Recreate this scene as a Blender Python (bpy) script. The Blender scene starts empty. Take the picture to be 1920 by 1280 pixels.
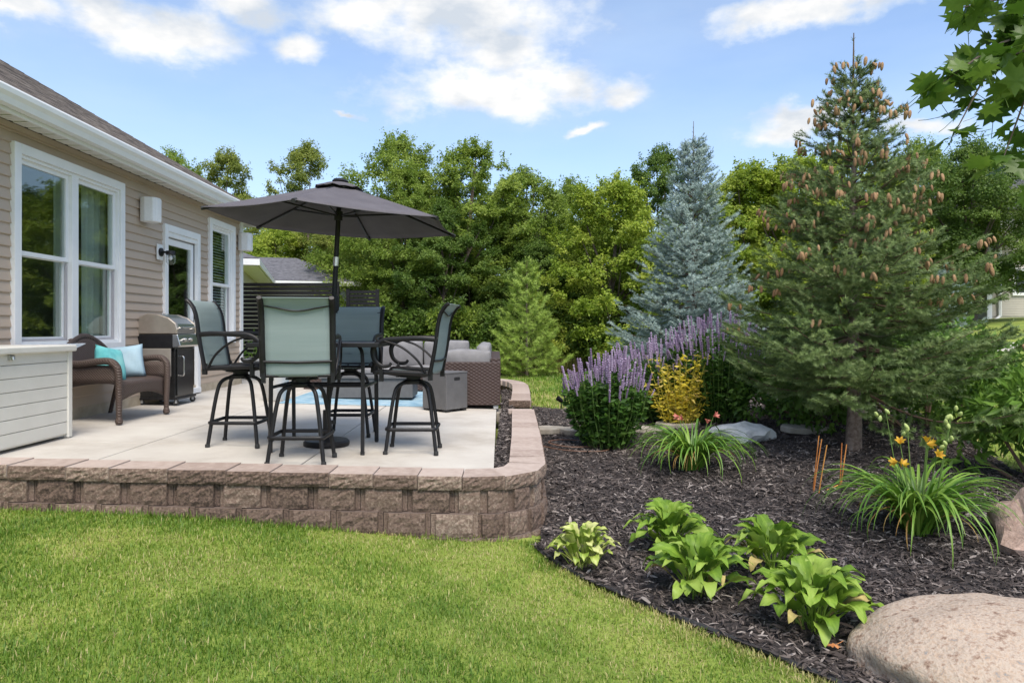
import bpy, bmesh, math, random
import numpy as np
from mathutils import Vector, Matrix, Euler
from mathutils.geometry import delaunay_2d_cdt
R_ = math.radians
PI = math.pi
scn = bpy.context.scene
COL = scn.collection
rng = np.random.default_rng(7)
random.seed(7)

# ------------------------------------------------------------------ camera
CAMZ = 1.0; FPX = 1300.0; VX, VY = 932.0, 617.0
cam = bpy.data.cameras.new('camera'); camo = bpy.data.objects.new('camera', cam); COL.objects.link(camo)
camo.location = (0, 0, CAMZ); camo.rotation_euler = (R_(90), 0, 0)
cam.sensor_width = 36; cam.lens = FPX / 1920 * 36
cam.shift_x = (960 - VX) / 1920; cam.shift_y = (VY - 640) / 1920
cam.clip_start = 0.05; cam.clip_end = 2000
scn.camera = camo
scn.render.resolution_x = 1024; scn.render.resolution_y = 682
# ------------------------------------------------------------------ light
SUN_EL, SUN_AZ = 57.0, 166.0          # elevation, compass azimuth (0 = +Y, 90 = +X)
scn.view_settings.view_transform = 'Standard'; scn.view_settings.look = 'None'
scn.view_settings.gamma = 1; scn.view_settings.exposure = 0.96
sl = bpy.data.lights.new('sun', 'SUN'); slo = bpy.data.objects.new('sun', sl); COL.objects.link(slo)
sl.energy = 2.3; sl.angle = R_(28); sl.color = (1.0, .925, .82)
sd = Vector((math.sin(R_(SUN_AZ)) * math.cos(R_(SUN_EL)), math.cos(R_(SUN_AZ)) * math.cos(R_(SUN_EL)), math.sin(R_(SUN_EL))))
slo.rotation_euler = sd.to_track_quat('Z', 'Y').to_euler(); slo.location = (0, 0, 30)

world = bpy.data.worlds.new('World'); scn.world = world; world.use_nodes = True
def build_world():
    nt = world.node_tree; nt.nodes.clear(); N = nt.nodes.new; L = nt.links.new
    out = N('ShaderNodeOutputWorld')
    sky = N('ShaderNodeTexSky'); sky.sky_type = 'NISHITA'; sky.sun_disc = False
    sky.sun_elevation = R_(SUN_EL); sky.sun_rotation = R_(SUN_AZ); sky.air_density = .8; sky.dust_density = 1.0; sky.ozone_density = 1.5
    bg = N('ShaderNodeBackground'); bg.inputs[1].default_value = 0.145; L(sky.outputs[0], bg.inputs[0])
    tc = N('ShaderNodeTexCoord')
    def math_(op, a, b=None, c=None, clamp=False):
        n = N('ShaderNodeMath'); n.operation = op; n.use_clamp = clamp
        for i, v in enumerate((a, b, c)):
            if v is None: continue
            if isinstance(v, (int, float)): n.inputs[i].default_value = v
            else: L(v, n.inputs[i])
        return n.outputs[0]
    sep = N('ShaderNodeSeparateXYZ'); L(tc.outputs['Generated'], sep.inputs[0])
    # azimuth / elevation of the view direction, in "tangent" units ahead of the camera
    az = math_('ARCTAN2', sep.outputs[0], sep.outputs[1])
    el = math_('ARCSINE', sep.outputs[2])
    comb = N('ShaderNodeCombineXYZ'); L(az, comb.inputs[0]); L(el, comb.inputs[1])
    def noise(scale, detail, sx=1, sy=1, off=0, rough=.55):
        mp = N('ShaderNodeMapping'); mp.inputs['Scale'].default_value = (sx, sy, 1); mp.inputs['Location'].default_value = (off, off * .7, off)
        L(comb.outputs[0], mp.inputs[0])
        n = N('ShaderNodeTexNoise'); n.inputs['Scale'].default_value = scale; n.inputs['Detail'].default_value = detail; n.inputs['Roughness'].default_value = rough
        L(mp.outputs[0], n.inputs['Vector']); return n
    warp = noise(9, 6, 1, 1.6, 3)
    wv = N('ShaderNodeVectorMath'); wv.operation = 'SUBTRACT'; L(warp.outputs['Color'], wv.inputs[0]); wv.inputs[1].default_value = (.5, .5, .5)
    ws = N('ShaderNodeVectorMath'); ws.operation = 'SCALE'; L(wv.outputs[0], ws.inputs[0]); ws.inputs['Scale'].default_value = .09
    wc = N('ShaderNodeVectorMath'); wc.operation = 'ADD'; L(comb.outputs[0], wc.inputs[0]); L(ws.outputs[0], wc.inputs[1])
    blobs = [(870, 25, 240, 85), (930, 85, 140, 55), (680, 25, 120, 42), (310, 68, 140, 50), (200, 25, 70, 36), (20, 15, 80, 32), (925, 172, 240, 44), (1050, 150, 90, 34), (1168, 170, 60, 34),
             (560, 88, 62, 28), (1545, 5, 210, 30), (1490, 232, 95, 32), (1095, 243, 45, 12), (450, 10, 90, 32), (650, 200, 26, 9), (1700, 225, 70, 16)]
    acc = None
    for px, py, w, h in blobs:
        a = math.atan2(px - VX, FPX); e = math.atan2((VY - py) * math.cos(a), FPX)
        s = N('ShaderNodeVectorMath'); s.operation = 'SUBTRACT'; L(wc.outputs[0], s.inputs[0]); s.inputs[1].default_value = (a, e, 0)
        m = N('ShaderNodeVectorMath'); m.operation = 'MULTIPLY'; L(s.outputs[0], m.inputs[0]); m.inputs[1].default_value = (FPX / w * .95, FPX / h * .95, 0)
        ln = N('ShaderNodeVectorMath'); ln.operation = 'LENGTH'; L(m.outputs[0], ln.inputs[0])
        v = math_('SUBTRACT', 1.25, ln.outputs['Value'])
        acc = v if acc is None else math_('SMOOTH_MAX', acc, v, .25)
    # elsewhere in the sky: cumulus made denser than in view, whitening the ambient light
    gen = noise(3.2, 7, 1, 2.2, 11)
    g = math_('MULTIPLY', math_('SUBTRACT', gen.outputs[0], .50), 6.0)
    behind = math_('GREATER_THAN', math_('ABSOLUTE', az), .78)
    high = math_('GREATER_THAN', el, .50)
    elsewhere = math_('MAXIMUM', behind, high)
    acc = math_('MAXIMUM', acc, math_('ADD', g, math_('MULTIPLY', math_('SUBTRACT', elsewhere, 1), 10)))
    fine = noise(16, 8, 1, 1.8, 5, .6)
    d = math_('ADD', acc, math_('MULTIPLY', math_('SUBTRACT', fine.outputs[0],   .5), 1.3))
    mr = N('ShaderNodeMapRange'); mr.interpolation_type = 'SMOOTHSTEP'; L(d, mr.inputs[0]); mr.inputs[1].default_value = -.15; mr.inputs[2].default_value = .95
    # thin milky veil, strongest low in the sky
    veil = noise(2.5, 5, 1, 3, 8)
    vm = math_('MULTIPLY', math_('SUBTRACT', veil.outputs[0], .30, clamp=True), 1.0)
    vm = math_('MULTIPLY_ADD', math_('SUBTRACT', .55, el, clamp=True), .55, vm, clamp=True)
    vm = math_('MULTIPLY', vm, .75)
    fac = math_('MAXIMUM', mr.outputs[0], vm)
    shade = noise(7, 6, 1, 2.0, 21)
    cr = N('ShaderNodeValToRGB'); L(shade.outputs[0], cr.inputs[0])
    cr.color_ramp.elements[0].position = .36; cr.color_ramp.elements[0].color = (.62, .68, .76, 1)
    cr.color_ramp.elements[1].position = .56; cr.color_ramp.elements[1].color = (1, .985, .96, 1)
    mixc = N('ShaderNodeMix'); mixc.data_type = 'RGBA'; L(mr.outputs[0], mixc.inputs['Factor'])
    mixc.inputs['A'].default_value = (.66, .82, 1.0, 1); L(cr.outputs[0], mixc.inputs['B'])
    bgc = N('ShaderNodeBackground'); L(mixc.outputs['Result'], bgc.inputs[0]); bgc.inputs[1].default_value = .56
    mx = N('ShaderNodeMixShader'); L(fac, mx.inputs[0]); L(bg.outputs[0], mx.inputs[1]); L(bgc.outputs[0], mx.inputs[2])
    L(mx.outputs[0], out.inputs[0])
build_world()

# ------------------------------------------------------------------ helpers
def tag(o, label=None, cat=None, group=None, kind=None):
    if label: o['label'] = label
    if cat: o['category'] = cat
    if group: o['group'] = group
    if kind: o['kind'] = kind
    return o
def link(name, data, parent=None, loc=(0, 0, 0), rot=(0, 0, 0), scale=None):
    o = bpy.data.objects.new(name, data); COL.objects.link(o)
    if parent: o.parent = parent
    o.location = loc; o.rotation_euler = rot
    if scale is not None: o.scale = (scale,) * 3 if isinstance(scale, (int, float)) else scale
    return o
def thing(name, label, cat, loc=(0, 0, 0), rz=0, group=None):
    return tag(link(name, None, None, loc, (0, 0, rz)), label, cat, group)
def smooth(me, ang=40):
    me.polygons.foreach_set('use_smooth', np.ones(len(me.polygons), bool))
    me.set_sharp_from_angle(angle=R_(ang))
def npmesh(name, V, F, mat=None, rnd=None, sm=False):
    V = np.asarray(V, np.float32); F = np.asarray(F, np.int32); k = F.shape[1]
    me = bpy.data.meshes.new(name); me.vertices.add(len(V)); me.vertices.foreach_set('co', V.ravel())
    me.loops.add(F.size); me.loops.foreach_set('vertex_index', F.ravel())
    me.polygons.add(len(F)); me.polygons.foreach_set('loop_start', np.arange(0, F.size, k, dtype=np.int32))
    me.polygons.foreach_set('loop_total', np.full(len(F), k, np.int32))
    if rnd is not None:
        a = me.attributes.new('rnd', 'FLOAT', 'FACE'); a.data.foreach_set('value', np.asarray(rnd, np.float32))
    me.update(calc_edges=True)
    if sm: smooth(me, 60)
    if mat: me.materials.append(mat)
    return me
def arr(*a): return np.array(a, float)
class MB:
    def __init__(s): s.v = []; s.f = []; s.m = []; s.mi = 0
    def add(s, V, F):
        b = len(s.v); s.v += [tuple(map(float, p)) for p in V]
        for q in F: s.f.append(tuple(int(i) + b for i in q)); s.m.append(s.mi)
        return s
    def box(s, x0, x1, y0, y1, z0, z1):
        V = [(x, y, z) for z in (z0, z1) for y in (y0, y1) for x in (x0, x1)]
        return s.add(V, [(0, 2, 3, 1), (4, 5, 7, 6), (0, 1, 5, 4), (2, 6, 7, 3), (0, 4, 6, 2), (1, 3, 7, 5)])
    def prism(s, poly, a, b, axis='z'):
        n = len(poly); f = {'z': lambda p, t: (p[0], p[1], t), 'y': lambda p, t: (p[0], t, p[1]), 'x': lambda p, t: (t, p[0], p[1])}[axis]
        V = [f(p, a) for p in poly] + [f(p, b) for p in poly]
        F = [tuple(range(n - 1, -1, -1)), tuple(range(n, 2 * n))] + [(i, (i + 1) % n, n + (i + 1) % n, n + i) for i in range(n)]
        return s.add(V, F)
    def tube(s, pts, r, n=8, closed=False, caps=True, flat=1.0, up=(0, 0, 1)):
        P = [Vector(p) for p in pts]; m = len(P)
        rr = [r] * m if isinstance(r, (int, float)) else list(r)
        V = []; F = []; prev = None
        for i in range(m):
            a = P[i - 1] if (i > 0 or closed) else P[i]; b = P[(i + 1) % m] if (i < m - 1 or closed) else P[i]
            t = (b - a).normalized()
            if prev is None:
                u = Vector(up) if abs(t.dot(Vector(up))) < .95 else Vector((1, 0, 0))
                sx = t.cross(u).normalized()
            else:
                sx = (prev - t * prev.dot(t)); sx = sx.normalized() if sx.length > 1e-6 else t.orthogonal().normalized()
            prev = sx; sy = t.cross(sx)
            for k in range(n):
                c = 2 * PI * k / n
                V.append(P[i] + sx * (rr[i] * math.cos(c)) + sy * (rr[i] * flat * math.sin(c)))
        for i in range(m if closed else m - 1):
            j = (i + 1) % m
            for k in range(n):
                F.append((i * n + k, i * n + (k + 1) % n, j * n + (k + 1) % n, j * n + k))
        if caps and not closed:
            F.append(tuple(range(n - 1, -1, -1))); F.append(tuple((m - 1) * n + k for k in range(n)))
        return s.add(V, F)
    def lathe(s, prof, n=16, c=(0, 0, 0), caps=True):
        V = []; F = []
        for r, z in prof:
            for k in range(n):
                a = 2 * PI * k / n; V.append((c[0] + r * math.cos(a), c[1] + r * math.sin(a), c[2] + z))
        m = len(prof)
        for i in range(m - 1):
            for k in range(n): F.append((i * n + k, i * n + (k + 1) % n, (i + 1) * n + (k + 1) % n, (i + 1) * n + k))
        if caps:
            F.append(tuple(range(n - 1, -1, -1))); F.append(tuple((m - 1) * n + k for k in range(n)))
        return s.add(V, F)
    def grid(s, fn, nu, nv, thick=0):
        V = [fn(i / (nu - 1), j / (nv - 1)) for j in range(nv) for i in range(nu)]
        F = [(j * nu + i, j * nu + i + 1, (j + 1) * nu + i + 1, (j + 1) * nu + i) for j in range(nv - 1) for i in range(nu - 1)]
        return s.add(V, F)
    def mesh(s, name, mat=None, sm=None):
        me = bpy.data.meshes.new(name); me.from_pydata(s.v, [], s.f)
        bm = bmesh.new(); bm.from_mesh(me); bmesh.ops.recalc_face_normals(bm, faces=bm.faces); bm.to_mesh(me); bm.free()
        mats = mat if isinstance(mat, (list, tuple)) else [mat]
        for q in mats:
            if q: me.materials.append(q)
        if len(mats) > 1: me.polygons.foreach_set('material_index', s.m)
        if sm: smooth(me, sm)
        return me
    def build(s, name, mat, parent=None, sm=None, bevel=0, seg=2, loc=(0, 0, 0), rot=(0, 0, 0), solid=0):
        o = link(name, s.mesh(name, mat, sm), parent, loc, rot)
        if solid:
            q = o.modifiers.new('solid', 'SOLIDIFY'); q.thickness = solid; q.offset = 0
        if bevel: bev(o, bevel, seg)
        return o
def bev(o, w, seg=2):
    b = o.modifiers.new('bevel', 'BEVEL'); b.width = w; b.segments = seg; b.limit_method = 'ANGLE'; b.angle_limit = R_(40)
    return o
def copy_tree(o, parent=None):
    c = o.copy(); COL.objects.link(c)
    if parent: c.parent = parent
    for ch in list(o.children): copy_tree(ch, c)
    return c
def arc(c, r, a0, a1, n, plane='xz'):
    out = []
    for i in range(n):
        a = a0 + (a1 - a0) * i / (n - 1); u, v = r * math.cos(a), r * math.sin(a)
        out.append((c[0] + u, c[1], c[2] + v) if plane == 'xz' else (c[0], c[1] + u, c[2] + v) if plane == 'yz' else (c[0] + u, c[1] + v, c[2]))
    return out
def spline(pts, n):
    """Catmull-Rom through pts"""
    P = [np.array(p, float) for p in pts]; P = [2 * P[0] - P[1]] + P + [2 * P[-1] - P[-2]]
    out = []; m = len(P) - 3
    for i in range(n):
        t = i / (n - 1) * m; k = min(int(t), m - 1); t -= k
        a, b, c, d = P[k:k + 4]
        out.append(tuple(.5 * ((2 * b) + (c - a) * t + (2 * a - 5 * b + 4 * c - d) * t * t + (3 * b - a - 3 * c + d) * t ** 3)))
    return out
def sstep(a, b, x):
    t = np.clip((np.asarray(x, float) - a) / (b - a), 0, 1); return t * t * (3 - 2 * t)
def inpoly(x, y, poly):
    x = np.asarray(x); y = np.asarray(y); c = np.zeros(x.shape, bool); n = len(poly)
    for i in range(n):
        x0, y0 = poly[i]; x1, y1 = poly[(i + 1) % n]
        if y0 == y1: continue
        k = ((y0 > y) != (y1 > y)) & (x < (x1 - x0) * (y - y0) / (y1 - y0) + x0); c ^= k
    return c

# ------------------------------------------------------------------ materials
def pmat(name, cols, scale=8, rough=.6, bump=0, bscale=60, metal=0, detail=5, coord='Object', stretch=(1, 1, 1), objrand=0, facernd=False, transl=0, spec=.5, pos=None, sheen=0, ramp=None, nr=.6):
    """procedural material: noise between colours (+ per-object / per-face variation), bump, optional translucency"""
    m = bpy.data.materials.new(name); m.use_nodes = True; nt = m.node_tree; N = nt.nodes.new; L = nt.links.new
    b = nt.nodes['Principled BSDF']; out = nt.nodes['Material Output']
    b.inputs['Roughness'].default_value = rough; b.inputs['Metallic'].default_value = metal; b.inputs['Specular IOR Level'].default_value = spec
    if isinstance(cols[0], (int, float)): cols = [cols]
    tc = N('ShaderNodeTexCoord'); mp = N('ShaderNodeMapping'); mp.inputs['Scale'].default_value = stretch
    if coord == 'World':
        ge = N('ShaderNodeNewGeometry'); L(ge.outputs['Position'], mp.inputs[0])
    else: L(tc.outputs[coord], mp.inputs[0])
    colout = None
    if len(cols) > 1:
        cr = N('ShaderNodeValToRGB'); e = cr.color_ramp.elements; n = len(cols)
        lo, hi = ramp or ((.0, 1.0) if facernd else (.3, .7))
        while len(e) < n: e.new(.5)
        for i, c in enumerate(cols):
            e[i].position = lo + (hi - lo) * i / (n - 1); e[i].color = (*c, 1)
        if facernd:
            at = N('ShaderNodeAttribute'); at.attribute_name = 'rnd'; src = at.outputs['Fac']
            nz = N('ShaderNodeTexNoise'); nz.inputs['Scale'].default_value = scale; nz.inputs['Detail'].default_value = 2; L(mp.outputs[0], nz.inputs['Vector'])
            mm = N('ShaderNodeMath'); mm.operation = 'MULTIPLY_ADD'; L(nz.outputs['Fac'], mm.inputs[0]); mm.inputs[1].default_value = .9; mm.inputs[2].default_value = -.45
            ad = N('ShaderNodeMath'); ad.operation = 'ADD'; ad.use_clamp = True; L(src, ad.inputs[0]); L(mm.outputs[0], ad.inputs[1]); src = ad.outputs[0]
        else:
            nz = N('ShaderNodeTexNoise'); nz.inputs['Scale'].default_value = scale; nz.inputs['Detail'].default_value = detail; nz.inputs['Roughness'].default_value = nr
            L(mp.outputs[0], nz.inputs['Vector']); src = nz.outputs['Fac']
            if objrand:
                oi = N('ShaderNodeObjectInfo'); mm = N('ShaderNodeMath'); mm.operation = 'MULTIPLY_ADD'; L(oi.outputs['Random'], mm.inputs[0]); mm.inputs[1].default_value = objrand; mm.inputs[2].default_value = -objrand / 2
                ad = N('ShaderNodeMath'); ad.operation = 'ADD'; L(src, ad.inputs[0]); L(mm.outputs[0], ad.inputs[1]); src = ad.outputs[0]
                L(oi.outputs['Random'], nz.inputs['W']) if 'W' in nz.inputs and nz.noise_dimensions == '4D' else None
        L(src, cr.inputs[0]); colout = cr.outputs[0]; L(colout, b.inputs['Base Color'])
    else: b.inputs['Base Color'].default_value = (*cols[0], 1)
    if bump:
        bz = N('ShaderNodeTexNoise'); bz.inputs['Scale'].default_value = bscale; bz.inputs['Detail'].default_value = 6; L(mp.outputs[0], bz.inputs['Vector'])
        bp = N('ShaderNodeBump'); bp.inputs['Strength'].default_value = min(1, bump); bp.inputs['Distance'].default_value = .01; L(bz.outputs['Fac'], bp.inputs['Height']); L(bp.outputs[0], b.inputs['Normal'])
    if transl:
        tr = N('ShaderNodeBsdfTranslucent'); mx = N('ShaderNodeMixShader'); mx.inputs[0].default_value = transl
        if colout: L(colout, tr.inputs[0])
        else: tr.inputs[0].default_value = (*cols[0], 1)
        L(b.outputs[0], mx.inputs[1]); L(tr.outputs[0], mx.inputs[2]); L(mx.outputs[0], out.inputs[0])
    return m
def weave_mat(name, c1, c2, scale, rough=.55, bump=.8, sx=1.0, dist=.006):
    """woven strands: two crossed wave sets as bump and tone"""
    m = bpy.data.materials.new(name); m.use_nodes = True; nt = m.node_tree; N = nt.nodes.new; L = nt.links.new
    b = nt.nodes['Principled BSDF']; b.inputs['Roughness'].default_value = rough
    tc = N('ShaderNodeTexCoord'); mp = N('ShaderNodeMapping'); mp.inputs['Scale'].default_value = (scale, scale, scale); L(tc.outputs['Object'], mp.inputs[0])
    sep = N('ShaderNodeSeparateXYZ'); L(mp.outputs[0], sep.inputs[0])
    def M(op, a, b_=None):
        n = N('ShaderNodeMath'); n.operation = op
        for i, v in enumerate((a, b_)):
            if v is None: continue
            if isinstance(v, (int, float)): n.inputs[i].default_value = v
            else: L(v, n.inputs[i])
        return n.outputs[0]
    u = M('MULTIPLY', M('ADD', sep.outputs[0], sep.outputs[1]), sx); v = sep.outputs[2]
    a = M('MULTIPLY', M('SINE', u), M('SINE', v))
    h = M('MULTIPLY_ADD', a, .5); h.node.inputs[2].default_value = .5
    ns = N('ShaderNodeTexNoise'); ns.inputs['Scale'].default_value = 3; L(tc.outputs['Object'], ns.inputs['Vector'])
    cr = N('ShaderNodeValToRGB'); L(M('ADD', h, M('MULTIPLY_ADD', ns.outputs[0], .5)), cr.inputs[0])
    cr.color_ramp.elements[0].position = .25; cr.color_ramp.elements[0].color = (*c1, 1); cr.color_ramp.elements[1].position = 1.0; cr.color_ramp.elements[1].color = (*c2, 1)
    L(cr.outputs[0], b.inputs['Base Color'])
    bp = N('ShaderNodeBump'); bp.inputs['Strength'].default_value = bump; bp.inputs['Distance'].default_value = dist; L(h, bp.inputs['Height']); L(bp.outputs[0], b.inputs['Normal'])
    return m
def glass_mat(name, tint=(.92, .96, .94), ior=1.75):
    m = bpy.data.materials.new(name); m.use_nodes = True; nt = m.node_tree; nt.nodes.clear(); N = nt.nodes.new; L = nt.links.new
    out = N('ShaderNodeOutputMaterial'); tr = N('ShaderNodeBsdfTransparent'); tr.inputs[0].default_value = (*tint, 1)
    gl = N('ShaderNodeBsdfGlossy'); gl.inputs['Roughness'].default_value = 0.02; gl.inputs[0].default_value = (.95, 1, .97, 1)
    lw = N('ShaderNodeLayerWeight'); lw.inputs['Blend'].default_value = .5; pw = N('ShaderNodeMath'); pw.operation = 'POWER'; L(lw.outputs['Facing'], pw.inputs[0]); pw.inputs[1].default_value = 4
    r0 = ((ior - 1) / (ior + 1)) ** 2; ma = N('ShaderNodeMath'); ma.operation = 'MULTIPLY_ADD'; L(pw.outputs[0], ma.inputs[0]); ma.inputs[1].default_value = 1 - r0; ma.inputs[2].default_value = r0
    mx = N('ShaderNodeMixShader'); L(ma.outputs[0], mx.inputs[0]); L(tr.outputs[0], mx.inputs[1]); L(gl.outputs[0], mx.inputs[2]); L(mx.outputs[0], out.inputs[0])
    return m
M = {}
M['siding'] = pmat('siding', [(.42, .33, .255), (.47, .375, .295)], 3, .55, .15, 40, stretch=(1, .3, 1))
M['trim'] = pmat('white_trim', [(.74, .75, .76), (.80, .80, .80)], 5, .45)
M['soffit'] = pmat('soffit_white', [(.70, .69, .66), (.77, .76, .73)], 5, .5)
M['found'] = pmat('foundation', [(.34, .28, .20), (.50, .43, .33)], 6, .9, .5, 50)
M['shingle'] = pmat('roof_shingle', [(.05, .04, .036), (.13, .105, .09), (.23, .195, .165)], 12, .95, .8, 150, stretch=(1.2, .4, 1), detail=4, ramp=(.38, .62))
M['shingle_grey'] = pmat('roof_shingle_grey', [(.07, .07, .08), (.16, .16, .18)], 9, .95, .6, 90, stretch=(1, 1, 2))
M['sheath'] = pmat('sheathing', (.10, .085, .07), rough=.9)
M['room'] = pmat('room_wall', [(.17, .16, .15), (.2, .19, .18)], 2, .9)
M['curtain'] = pmat('curtain_fabric', [(.62, .70, .64), (.74, .80, .74)], 4, .9, transl=.45)
M['glass'] = glass_mat('window_glass')
M['blind'] = pmat('blind_white', (.62, .66, .62), rough=.6)
M['screenfr'] = pmat('screen_frame', (.42, .40, .42), rough=.5)
M['black'] = pmat('black_metal', [(.007, .0065, .0075), (.013, .0125, .014)], 20, .45, .08, 200, spec=.35)
M['steel'] = pmat('brushed_steel', [(.50, .49, .48), (.62, .61, .59)], 12, .28, .05, 120, metal=1, stretch=(1, 8, 1))
M['bronze'] = pmat('hood_champagne', [(.42, .36, .30), (.50, .44, .37)], 8, .38, metal=.7)
M['taupe'] = pmat('shelf_taupe', [(.24, .215, .185), (.29, .26, .225)], 5, .5)
M['enamel'] = pmat('black_enamel', [(.010, .010, .011), (.02, .02, .02)], 6, .22)
M['rubber'] = pmat('rubber', (.02, .02, .02), rough=.8)
M['sling'] = pmat('sling_mesh', [(.32, .40, .40), (.385, .465, .46)], 6, .8, .25, 350, stretch=(.2, 1, 3), transl=.32)
M['canopy'] = pmat('canopy_fabric', [(.088, .08, .09), (.12, .11, .122)], 5, .85, .2, 400, transl=.06)
M['wicker'] = weave_mat('brown_wicker', (.009, .006, .005), (.075, .05, .04), 230, bump=1.0)
M['wickerd'] = weave_mat('dark_wicker', (.008, .005, .0045), (.055, .033, .028), 150, sx=.6)
M['cushion'] = pmat('grey_cushion', [(.19, .185, .19), (.255, .25, .255)], 7, .95, .3, 300)
M['deckbox'] = pmat('deck_box_resin', [(.63, .61, .55), (.69, .67, .61)], 4, .5, .1, 90)
M['teal'] = pmat('teal_pillow', [(.06, .33, .36), (.16, .52, .52), (.32, .62, .60)], 4, .9, .2, 300)
M['pale'] = pmat('pale_blue_pillow', [(.30, .45, .53), (.42, .55, .62)], 4, .9, .2, 300)
M['conc'] = pmat('patio_concrete', [(.39, .35, .30), (.50, .465, .415), (.56, .53, .475)], 1.3, .85, .25, 130, coord='World', detail=12, nr=.68)
M['joint'] = pmat('joint_dark', (.20, .18, .16), rough=.95)
M['block'] = pmat('split_face_block', [(.062, .042, .033), (.145, .098, .076), (.205, .146, .114), (.34, .265, .21)], 60, .95, .7, 190, detail=9, objrand=.22, ramp=(.3, .72))
M['blocks'] = pmat('block_side', [(.115, .085, .07), (.16, .12, .10)], 12, .9, .3, 120, objrand=.2)
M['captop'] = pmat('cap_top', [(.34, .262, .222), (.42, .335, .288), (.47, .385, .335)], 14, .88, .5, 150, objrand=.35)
M['planter'] = pmat('white_planter', [(.58, .57, .55), (.66, .65, .63)], 5, .6)
M['firebox'] = pmat('grey_fire_table', [(.10, .098, .10), (.13, .128, .13)], 8, .6, .25, 120)
M['rug'] = None
M['bark'] = pmat('bark', [(.07, .05, .04), (.16, .125, .10)], 14, .95, 1.0, 30, stretch=(1, 1, .25))
M['sbark'] = pmat('spruce_bark', [(.085, .06, .048), (.19, .145, .12), (.27, .22, .19)], 28, .95, 1.0, 50)
M['twig'] = pmat('twig_brown', (.12, .075, .05), rough=.9)
M['needle'] = pmat('green_needles', [(.065, .115, .03), (.135, .20, .055), (.225, .295, .105)], 3, .6, facernd=True, transl=.15)
M['blue'] = pmat('blue_needles', [(.17, .235, .21), (.28, .37, .335), (.42, .51, .46)], 3, .6, facernd=True, transl=.15)
M['pine'] = pmat('soft_pine_needles', [(.21, .31, .045), (.31, .43, .07), (.40, .51, .11)], 3, .6, facernd=True, transl=.3)
M['hosta_old'] = pmat('withered_hosta_leaf', [(.28, .24, .06), (.46, .36, .15)], 20, .8)
M['cone'] = pmat('spruce_cone', [(.24, .135, .065), (.40, .25, .13)], 60, .8, .6, 120, objrand=.4)
def leafm(n, cs, tr=.35, rough=.5): return pmat(n, cs, 1.2, rough, facernd=True, transl=tr, spec=.35)
M['lf_mid'] = leafm('leaf_mid', [(.135, .21, .026), (.23, .325, .048), (.345, .43, .08)], .48)
M['lf_yel'] = leafm('leaf_yellow_green', [(.19, .28, .025), (.31, .40, .045), (.44, .50, .08)], .45)
M['lf_olive'] = leafm('leaf_olive', [(.16, .21, .035), (.26, .31, .06), (.36, .40, .09)], .45)
M['lf_dark'] = leafm('leaf_dark', [(.07, .13, .02), (.12, .20, .032), (.19, .275, .05)], .42)
M['lf_shrub'] = leafm('leaf_shrub', [(.06, .13, .02), (.11, .21, .032), (.18, .30, .05)])
M['lf_light'] = leafm('leaf_light_shrub', [(.09, .18, .025), (.15, .28, .04), (.22, .36, .06)])
M['lf_maple'] = pmat('maple_leaf', [(.06, .13, .015), (.13, .22, .03)], 9, .45, objrand=.5, transl=.45)
M['lf_ag'] = leafm('leaf_agastache', [(.03, .085, .012), (.06, .14, .02), (.12, .22, .035)])
M['lf_gold'] = leafm('leaf_gold', [(.72, .58, .04), (.84, .72, .10), (.84, .62, .28)], .45)
M['spike'] = pmat('lavender_spike', [(.17, .115, .20), (.34, .25, .39), (.43, .345, .48)], 90, .9, .5, 200, objrand=.4)
M['stem'] = pmat('green_stem', (.12, .20, .04), rough=.7)
M['hosta'] = pmat('hosta_leaf', [(.12, .22, .022), (.20, .33, .036), (.30, .42, .075)], 14, .5, spec=.3, objrand=.5, transl=.25, stretch=(3, .6, 1))
M['hosta_v'] = pmat('hosta_variegated', [(.22, .32, .04), (.42, .50, .10), (.58, .60, .24)], 12, .45, objrand=.5, transl=.25, stretch=(4, .5, 1))
M['lily'] = pmat('daylily_blade', [(.07, .17, .015), (.13, .27, .025), (.22, .36, .05)], 7, .45, objrand=.6, transl=.25)
M['lily_dry'] = pmat('daylily_dry_blade', [(.40, .22, .06), (.50, .36, .12)], 7, .8, objrand=.5)
M['petal_y'] = pmat('yellow_petal', [(.72, .50, .02), (.80, .38, .06)], 20, .6, transl=.3)
M['petal_p'] = pmat('pink_petal', [(.62, .14, .12), (.70, .30, .22)], 20, .6, transl=.3)
M['bud'] = pmat('seed_pod', (.42, .50, .16), rough=.6)
M['drystalk'] = pmat('orange_dry_stalk', [(.42, .14, .03), (.55, .26, .06)], 8, .8, objrand=.5)
M['granite'] = pmat('pink_granite', [(.16, .10, .07), (.33, .235, .175), (.45, .375, .305), (.40, .29, .21), (.25, .235, .22)], 26, .88, .8, 60, detail=10, ramp=(.34, .66), nr=.72)
M['pinkrock'] = pmat('pink_rock', [(.30, .20, .155), (.50, .365, .30)], 22, .9, .6, 60, detail=8)
M['greyrock'] = pmat('grey_rock', [(.30, .31, .30), (.55, .56, .54), (.66, .66, .63)], 7, .85, .8, 30, detail=8)
M['flag'] = pmat('flagstone', [(.26, .23, .19), (.42, .38, .32)], 7, .9, .5, 60, objrand=.3)
M['nsiding'] = pmat('neighbour_siding', [(.46, .42, .37), (.50, .46, .41)], 3, .6)
M['path'] = pmat('pale_path', [(.45, .41, .37), (.52, .48, .44)], 3, .9)
M['edge'] = pmat('edging_black', (.035, .035, .037), rough=.6)
M['orangeleaf'] = pmat('fallen_leaf', [(.55, .20, .07), (.65, .30, .12)], 15, .8)
M['chip'] = pmat('mulch_chip', [(.022, .016, .014), (.062, .048, .043), (.135, .110, .099), (.33, .29, .265)], 5, .85, facernd=True)
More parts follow.
